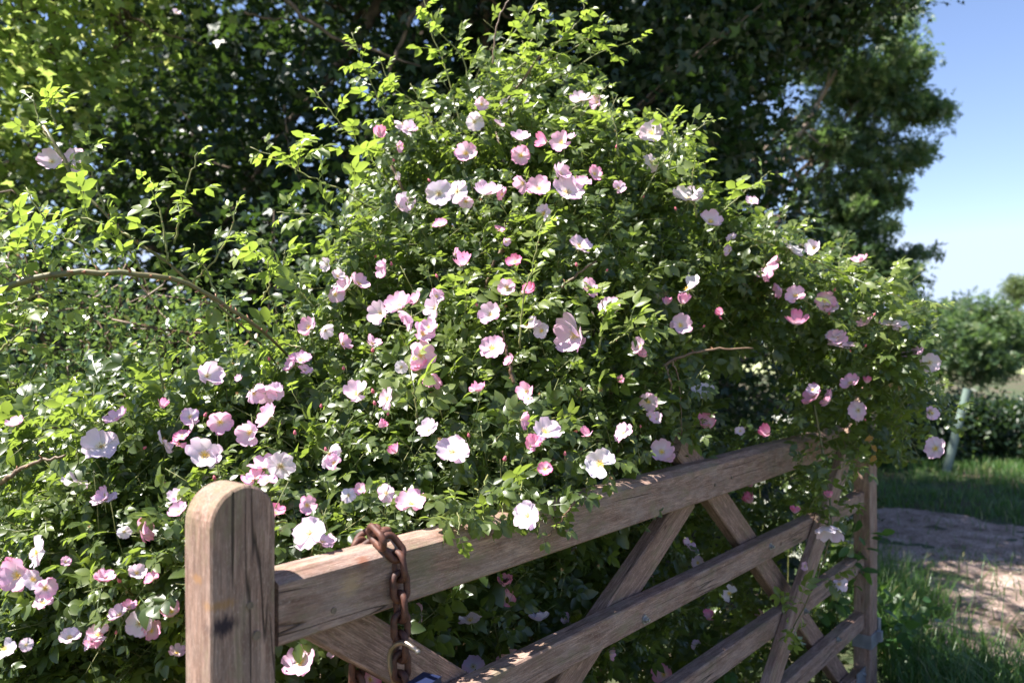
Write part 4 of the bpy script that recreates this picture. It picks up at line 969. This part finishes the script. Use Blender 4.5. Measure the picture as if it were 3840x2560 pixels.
# dark hedge under the trees
T3 = empty('dark_hedge', (0, 5.4, 0), 'deep green shaded hedge growing low behind the rose bush', 'hedge')
ell = [(-4.6, 5.2, 1.3, 1.3, .6, 1.4), (-3.6, 5.1, 1.2, 1.0, .6, 1.5), (-2.6, 5.0, 1.1, 1.0, .5, 1.3), (-1.3, 5.0, 1.2, 1.0, .55, 1.4), (0, 5.1, 1.2, 1.0, .55, 1.5), (1.2, 5.4, 1.1, 1.0, .6, 1.35), (2.0, 6.5, .9, .8, .7, 1.2), (2.5, 8.3, .9, .9, .7, 1.2), (3.3, 9.9, .8, .8, .7, 1.0)]
C = clumps(ell, 640, r, .3)
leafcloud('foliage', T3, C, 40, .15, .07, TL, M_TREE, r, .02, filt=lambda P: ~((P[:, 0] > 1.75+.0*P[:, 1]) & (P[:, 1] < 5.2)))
branches(T3, (0, 5.5, 0), C, r, .06, M_BARK, 8, name='stems', top=(0, 5.5, 1.4), twigs=60)
# small-leaved shrub, left
T4 = empty('small_leaved_shrub', (-1.75, 3.5, 0), 'glossy small-leaved shrub with reddish tips behind the arching rose cane', 'shrub')
ell = [(-2.0, 3.3, 1.35, .55, .35, .80), (-1.45, 3.4, 1.25, .45, .35, .72), (-2.5, 3.3, 1.5, .5, .35, .95), (-1.2, 3.6, .9, .4, .3, .6)]
C = clumps(ell, 420, r, .3)
leafcloud('foliage', T4, C, 62, .080, .032, TO, M_SHRUB, r, .08, up=.5, flat_=.9)
branches(T4, (-1.75, 3.5, 0), C, r, .03, M_TWIG, 14, name='stems', top=(-1.8, 3.4, 1.7), twigs=200)
# tall paler tree to the right
T5 = empty('oak_tree', (4.4, 17, 0), 'tall tree with ragged sunlit edge against the blue sky at the right', 'tree')
sh_ = lambda x, y, Y: list(at(x, y, Y))
ell = [(*sh_(1960, 180, 16), 1.2, 1.2, .9), (*sh_(2050, 200, 16), .8, .9, .8), (*sh_(2110, 250, 16), .42, .4, .28), (*sh_(2150, 258, 16), .32, .3, .18), (*sh_(2130, 250, 16), .42, .3, .22), (*sh_(2090, 130, 16), .35, .4, .3), (*sh_(1960, 330, 16), 1.6, 1.3, 1.0), (*sh_(2090, 360, 16), .5, .6, .35), (*sh_(1950, 480, 16), 1.1, 1.2, .8),
       (*sh_(2030, 440, 16), .45, .6, .5), (*sh_(1970, 600, 16), 1.2, 1.2, .6), (*sh_(2060, 620, 15.5), .7, .8, .5), (*sh_(1960, 760, 15.5), 1.4, 1.2, 1.1), (*sh_(2080, 760, 15), .5, .8, .8), (*sh_(1900, 60, 15), 1.8, 1.2, 1.2)]
C = clumps(ell, 560, r, .8)
leafcloud('crown', T5, C, 32, .13, .20, TS, M_OAK, r, .2)
branches(T5, (4.0, 16.5, 0), C, r, .22, M_BARKL, 14, top=(4.0, 16, 6.8), twigs=120)
# near overhang, top right
T6 = empty('overhanging_tree', (1.6, 9.4, 0), 'shaded leafy boughs reaching out at the upper right above the gate', 'tree')
ell = [(*sh_(1780, 30, 8), .9, .8, .6), (*sh_(1930, 0, 8), .55, .7, .35), (*sh_(2050, -40, 8), .45, .5, .25), (*sh_(1720, 200, 8), .6, .8, .6), (*sh_(1850, 100, 8.2), .35, .6, .3), (*sh_(1700, 420, 8), .5, .7, .8), (*sh_(1700, -150, 8), 1.6, 1.2, .9), (*sh_(1780, 640, 8.2), .5, .7, .9)]
C = clumps(ell, 330, r, .8)
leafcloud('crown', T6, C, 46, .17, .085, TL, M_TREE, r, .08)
branches(T6, (1.6, 9.4, 0), C, r, .07, M_BARK, 4, top=(1.9, 9.0, 5.5), twigs=60)
# shrubs at the far side of the path
def shrub(name, base, ell, n_, per, spread, size, label, m=M_WEED, tm=TO, yp=.1, bark=M_BARK, cat='shrub', group=None, tw=25):
    e = empty(name, base, label, cat, group); C = clumps(ell, n_, r, .5)
    leafcloud('foliage', e, C, per, spread, size, tm, m, r, yp); branches(e, base, C, r, .035, bark, 6, name='stems', top=(base[0], base[1], max(.5, C[:, 2].max()*.7)), twigs=tw)
for base, e, lab in (((4.4, 10.6, 0), [(4.3, 11.0, .42, 1.0, .6, .5), (3.6, 10.9, .5, .7, .5, .55), (5.6, 11.6, .42, 1.1, .6, .45)], 'shaded green shrub beyond the path, just left of the leaning tube'),
                     ((6.4, 12.2, 0), [(6.4, 11.9, .42, 1.1, .7, .45), (7.5, 12.0, .42, .9, .7, .45)], 'dappled green shrub beyond the path, right of the leaning tube'),
                     ((5.2, 14.2, 0), [(5.6, 14.6, .35, 1.6, .8, .4), (8.2, 14.8, .35, 1.6, .8, .4)], 'low shrub on the near edge of the pale field')):
    shrub('verge_shrub', base, e, 210, 36, .13, .085, lab, M_TREE, group='shrubs beyond the path')  # the dark leaf material stands in for shade on these shrubs
shrub('hazel_tree', (7.3, 19.5, 0), [(*sh_(2170, 790, 19), 1.2, 1.0, .75), (*sh_(2230, 760, 19.5), 1.0, 1.0, .8), (*sh_(2300, 790, 20), 1.1, 1.0, .7), (*sh_(2240, 840, 19), 1.2, 1.0, .35)], 200, 30, .20, .21, 'rounded green tree in front of the pale field, right of the tall tree', M_OAK, TS, .15, cat='tree', tw=50)
# far line of trees across the field
far = [(2150, 700, 105, 5.0, 5.6), (2205, 690, 112, 5.4, 6.4), (2262, 692, 118, 6.0, 6.6), (2318, 700, 110, 5.0, 6.4), (2375, 705, 106, 5.4, 6.0), (2090, 705, 120, 5.5, 6.0), (2440, 700, 116, 6.2, 6.6)]
nm = ['first visible far tree right of the tall tree, across the pale field', 'second far tree right of the tall tree, across the pale field', 'third far tree right of the tall tree, across the pale field', 'fourth far tree right of the tall tree, below the thin airy tree', 'far tree cut off by the right frame edge, across the pale field', 'far tree mostly hidden behind the tall tree, across the pale field']
for (x, y, Y, rx, hz), lab in zip(far[:6], nm):
    p = at(x, y, Y); e = empty('far_tree', (p.x, p.y, -.1), lab, 'tree', 'line of trees beyond the field')
    C = clumps([(p.x, p.y, hz*.45, rx, rx*.6, hz*.46), (p.x-rx*.4, p.y-1, hz*.6, rx*.6, rx*.4, hz*.36), (p.x+rx*.5, p.y, hz*.55, rx*.55, rx*.4, hz*.34)], 170, r, .5)
    leafcloud('crown', e, C, 14, .5, 1.0, TS, M_FAR, r, .15, zmin=0); branches(e, (p.x, p.y, -.1), C, r, .3, M_BARKL, 6, top=(p.x, p.y, hz*.6), twigs=20)
p = at(2338, 665, 90); e = empty('wispy_tree', (p.x, p.y, -.1), 'thin airy tree rising above the far tree line at the right edge', 'tree')
C = clumps([(p.x, p.y, p.z-.2, 1.9, 1.5, 1.9)], 80, r, .9)
leafcloud('crown', e, C, 14, .35, .5, TS, M_FAR, r, .2); branches(e, (p.x, p.y, -.1), C, r, .16, M_BARKL, 8, top=(p.x, p.y, p.z+.8), twigs=40)

# leaning tube
acc = Acc(); a_, b_ = at(2178, 1065, 10.2), at(2222, 893, 10.2); tube(acc, [a_-(b_-a_)*.1, a_*.5+b_*.5, b_], [.052, .05, .047], 14)
tb = setp(link('tree_guard_tube', acc.mesh('tree_guard_tube', [M_TUBE], False)), 'pale green plastic tree guard tube leaning beyond the path', 'tree guard')

# ------------------------------------------------------------------ weeds by the gate
def weed(name, base, H, n_, size, lab, cat, m, tm, spread, group=None, lean=(0, 0)):
    e = empty(name, base, lab, cat, group); acc = Acc(); pts = []
    for i in range(n_):
        a = r.uniform(0, 6.28); s_ = r.uniform(.3, 1)*spread; tp = np.array(base)+[s_*math.cos(a)+lean[0], s_*math.sin(a)*.6+lean[1], H*r.uniform(.55, 1)]
        C_ = smooth_path([np.array(base)+r.normal(0, .02, 3)*[1, 1, 0], (np.array(base)+tp)/2+[0, 0, .08], tp], 8); tube(acc, C_, np.linspace(.0035, .0015, 8), 4)
        for c_ in C_[2:]:
            for k_ in range(2): pts.append(c_+r.normal(0, .03, 3))
    link('stems', acc.mesh('stems', [M_STEM], True), e); P = np.array(pts); N = len(P)
    acc = Acc(); instance(acc, tm[0], tm[1], P, frames(norm(r.normal(0, 1, (N, 3))+[0, -.2, -.2]), norm(np.array([-.1, -.3, .8])+r.normal(0, .35, (N, 3)))), size*r.uniform(.6, 1.2, N), tint=r.uniform(0, 1, N), young=0*P[:, 0])
    link('leaves', acc.mesh('leaves', [m]), e)
wv = gp(2.0, -.30, 0); weed('bramble', (wv.x, wv.y, 0), .62, 9, .10, 'dark bramble with broad leaves growing behind the lower rails of the gate', 'bramble', M_WEED, LO[1], .22)
wv = gp(3.15, -.18, 0); weed('bindweed', (wv.x, wv.y, 0), .95, 10, .085, 'leafy green climber tangled round the hinge end of the gate', 'climber', M_WEED, TO, .20, lean=(.06, -.05))
wv = gp(3.75, .05, 0); weed('nettle', (wv.x, wv.y, 0), .42, 9, .08, 'low broad-leaved weed in the grass beside the far gate upright', 'weed', M_WEED, TO, .25)
PAR = [((1800, 965), 4.3, 'white cow parsley showing just above the far end of the top rail'), ((1745, 1103), 4.4, 'cow parsley seen through the gate just under the top rail'), ((1738, 1150), 4.2, 'cow parsley behind the gate level with two small magenta roses'),
       ((1838, 1272), 4.3, 'cow parsley seen below the second rail near the hinge end'), ((1868, 1300), 4.1, 'lowest cow parsley behind the gate, near the dangling rose stem'), ((1620, 1270), 3.6, 'cow parsley between the crossing braces of the gate')]
for (x, y), Y, lab in PAR:
    p = np.array(at(x, y, Y)); e = empty('cow_parsley', (p[0]+.03, p[1]+.05, 0), lab, 'cow parsley', 'cow parsley behind the gate')
    acc = Acc(); base = np.array([p[0]+.03, p[1]+.05, 0.]); tube(acc, smooth_path([base, (base+p)/2+[.02, 0, .05], p-[0, 0, .03]], 8), .003, 5); um = Acc()
    for i in range(11):
        a = i*2.4; q = p+np.array([.05*math.sqrt(i/11)*math.cos(a), .05*math.sqrt(i/11)*math.sin(a), .01*r.normal()]); tube(acc, [p-[0, 0, .03], q], .0009, 3)
        for k_ in range(9):
            c_ = q+r.normal(0, .008, 3)*[1, 1, .5]; s_ = .0045; um.add([c_+[s_, 0, 0], c_+[0, 0, s_], c_-[s_, 0, 0], c_-[0, 0, s_], c_+[0, -s_*.4, 0]], [(0, 1, 4), (1, 2, 4), (2, 3, 4), (3, 0, 4)])
    link('stem', acc.mesh('stem', [M_STEM]), e); link('umbel', um.mesh('umbel', [M_WHITEF]), e)

# ------------------------------------------------------------------ grass
def blades(n_, x0, x1, y0, y1, h, wd, r, keep, name, lab, lean=.5, dry=.06):
    X = r.uniform(x0, x1, n_); Y = r.uniform(y0, y1, n_); ok = keep(X, Y, r.uniform(0, 1, n_)); X, Y = X[ok], Y[ok]; N = len(X)
    H = h*r.uniform(.45, 1.2, N)*(0.75+.45*(fbm(np.stack([X, Y], 1), 2.2, 8)+.3)); H = np.maximum(H, .02)
    a = r.uniform(0, 6.28, N); ln = lean*r.uniform(.2, 1.3, N); d = np.stack([np.cos(a), np.sin(a), 0*a], 1); s_ = np.stack([-np.sin(a), np.cos(a), 0*a], 1)
    B = np.stack([X, Y, gh(X, Y)], 1); V = np.zeros((N, 7, 3)); z = np.array([0, 0, 1.])
    for i, (t_, w_) in enumerate(((0, 1), (.4, .8), (.75, .5), (1, 0))):
        c_ = B+z*(H*(t_-.28*ln*t_*t_))[:, None]+d*(H*ln*t_*t_)[:, None]
        if i < 3: V[:, 2*i] = c_-s_*wd*w_/2; V[:, 2*i+1] = c_+s_*wd*w_/2
        else: V[:, 6] = c_
    T0 = np.array([(0, 1, 3), (0, 3, 2), (2, 3, 5), (2, 5, 4), (4, 5, 6)]); T = (np.arange(N)[:, None, None]*7+T0).reshape(-1, 3)
    tn = np.repeat(np.clip(.5+.5*fbm(np.stack([X, Y], 1), 1.7, 4)+r.normal(0, .2, N), 0, 1), 7); yg = np.repeat((r.uniform(0, 1, N) < dry)*1.0, 7)
    print(name, N); return setp(link(name, mesh_np(name, V.reshape(-1, 3), T, [M_GRASS], {'tint': tn, 'young': yg})), lab, 'grass', kind='stuff')
nearg = lambda X, Y, U: (path_edge(X, Y) < 0.05+0*U) | (U < .04)
blades(26000, 1.9, 6.0, 3.3, 5.6, .30, .006, r, lambda X, Y, U: (X > 1.55+(Y-3.9)*.2) & ((path_edge(X, Y) < .02) | (U < .04)) & (X/Y > .42), 'grass', 'long green grass at the bottom right beside the far gate upright', .9)
blades(30000, 2.0, 10, 5.4, 12, .17, .009, r, lambda X, Y, U: ((path_edge(X, Y) < 0.02) | (U < .05)) & (X/Y > .38), 'verge_grass', 'shaded green grass on both sides of the trodden path', .7)
blades(6000, 2.2, 7, 4.5, 6.6, .07, .006, r, lambda X, Y, U: (fbm(np.stack([X, Y], 1), 4, 2) > .15) & (X/Y > .42), 'short_grass', 'short worn tufts of grass growing through the path', .9, .15)

# stones and leaf litter pressed into the path
r = np.random.default_rng(404); acc = Acc()
X = r.uniform(2.4, 7, 2600); Y = r.uniform(4.4, 8.4, 2600); ok = (path_edge(X, Y) > 0) & (X/Y > .42); X, Y = X[ok], Y[ok]; N = len(X)
Vs = np.array([(1, 0, 0), (.3, .9, 0), (-.8, .5, 0), (-.7, -.6, 0), (.4, -.8, 0), (0, 0, .7)]); Ts = np.array([(0, 1, 5), (1, 2, 5), (2, 3, 5), (3, 4, 5), (4, 0, 5)])
a = r.uniform(0, 6.28, N); D_ = np.stack([np.cos(a), np.sin(a), 0*a], 1)
instance(acc, Vs, Ts, np.stack([X, Y, gh(X, Y)+.012+.012*fbm(np.stack([X, Y], -1), 3.5, 12)+.006], 1), frames(D_, np.tile([0, 0, 1.], (N, 1))+r.normal(0, .15, (N, 3))), r.uniform(.004, .016, N)**1.0)
setp(link('path_litter', acc.mesh('path_litter', [flat('stone_and_litter', (0.12, 0.085, 0.06), 0.9, 0, 3, (0.42, 0.34, 0.28))])), 'small stones and dry leaf litter scattered over the trodden path', 'litter', kind='stuff')
seen_ = set(); print('TRIS', sum(len(o.data.polygons) for o in S.objects if o.type == 'MESH' and not (o.data.name in seen_ or seen_.add(o.data.name))))
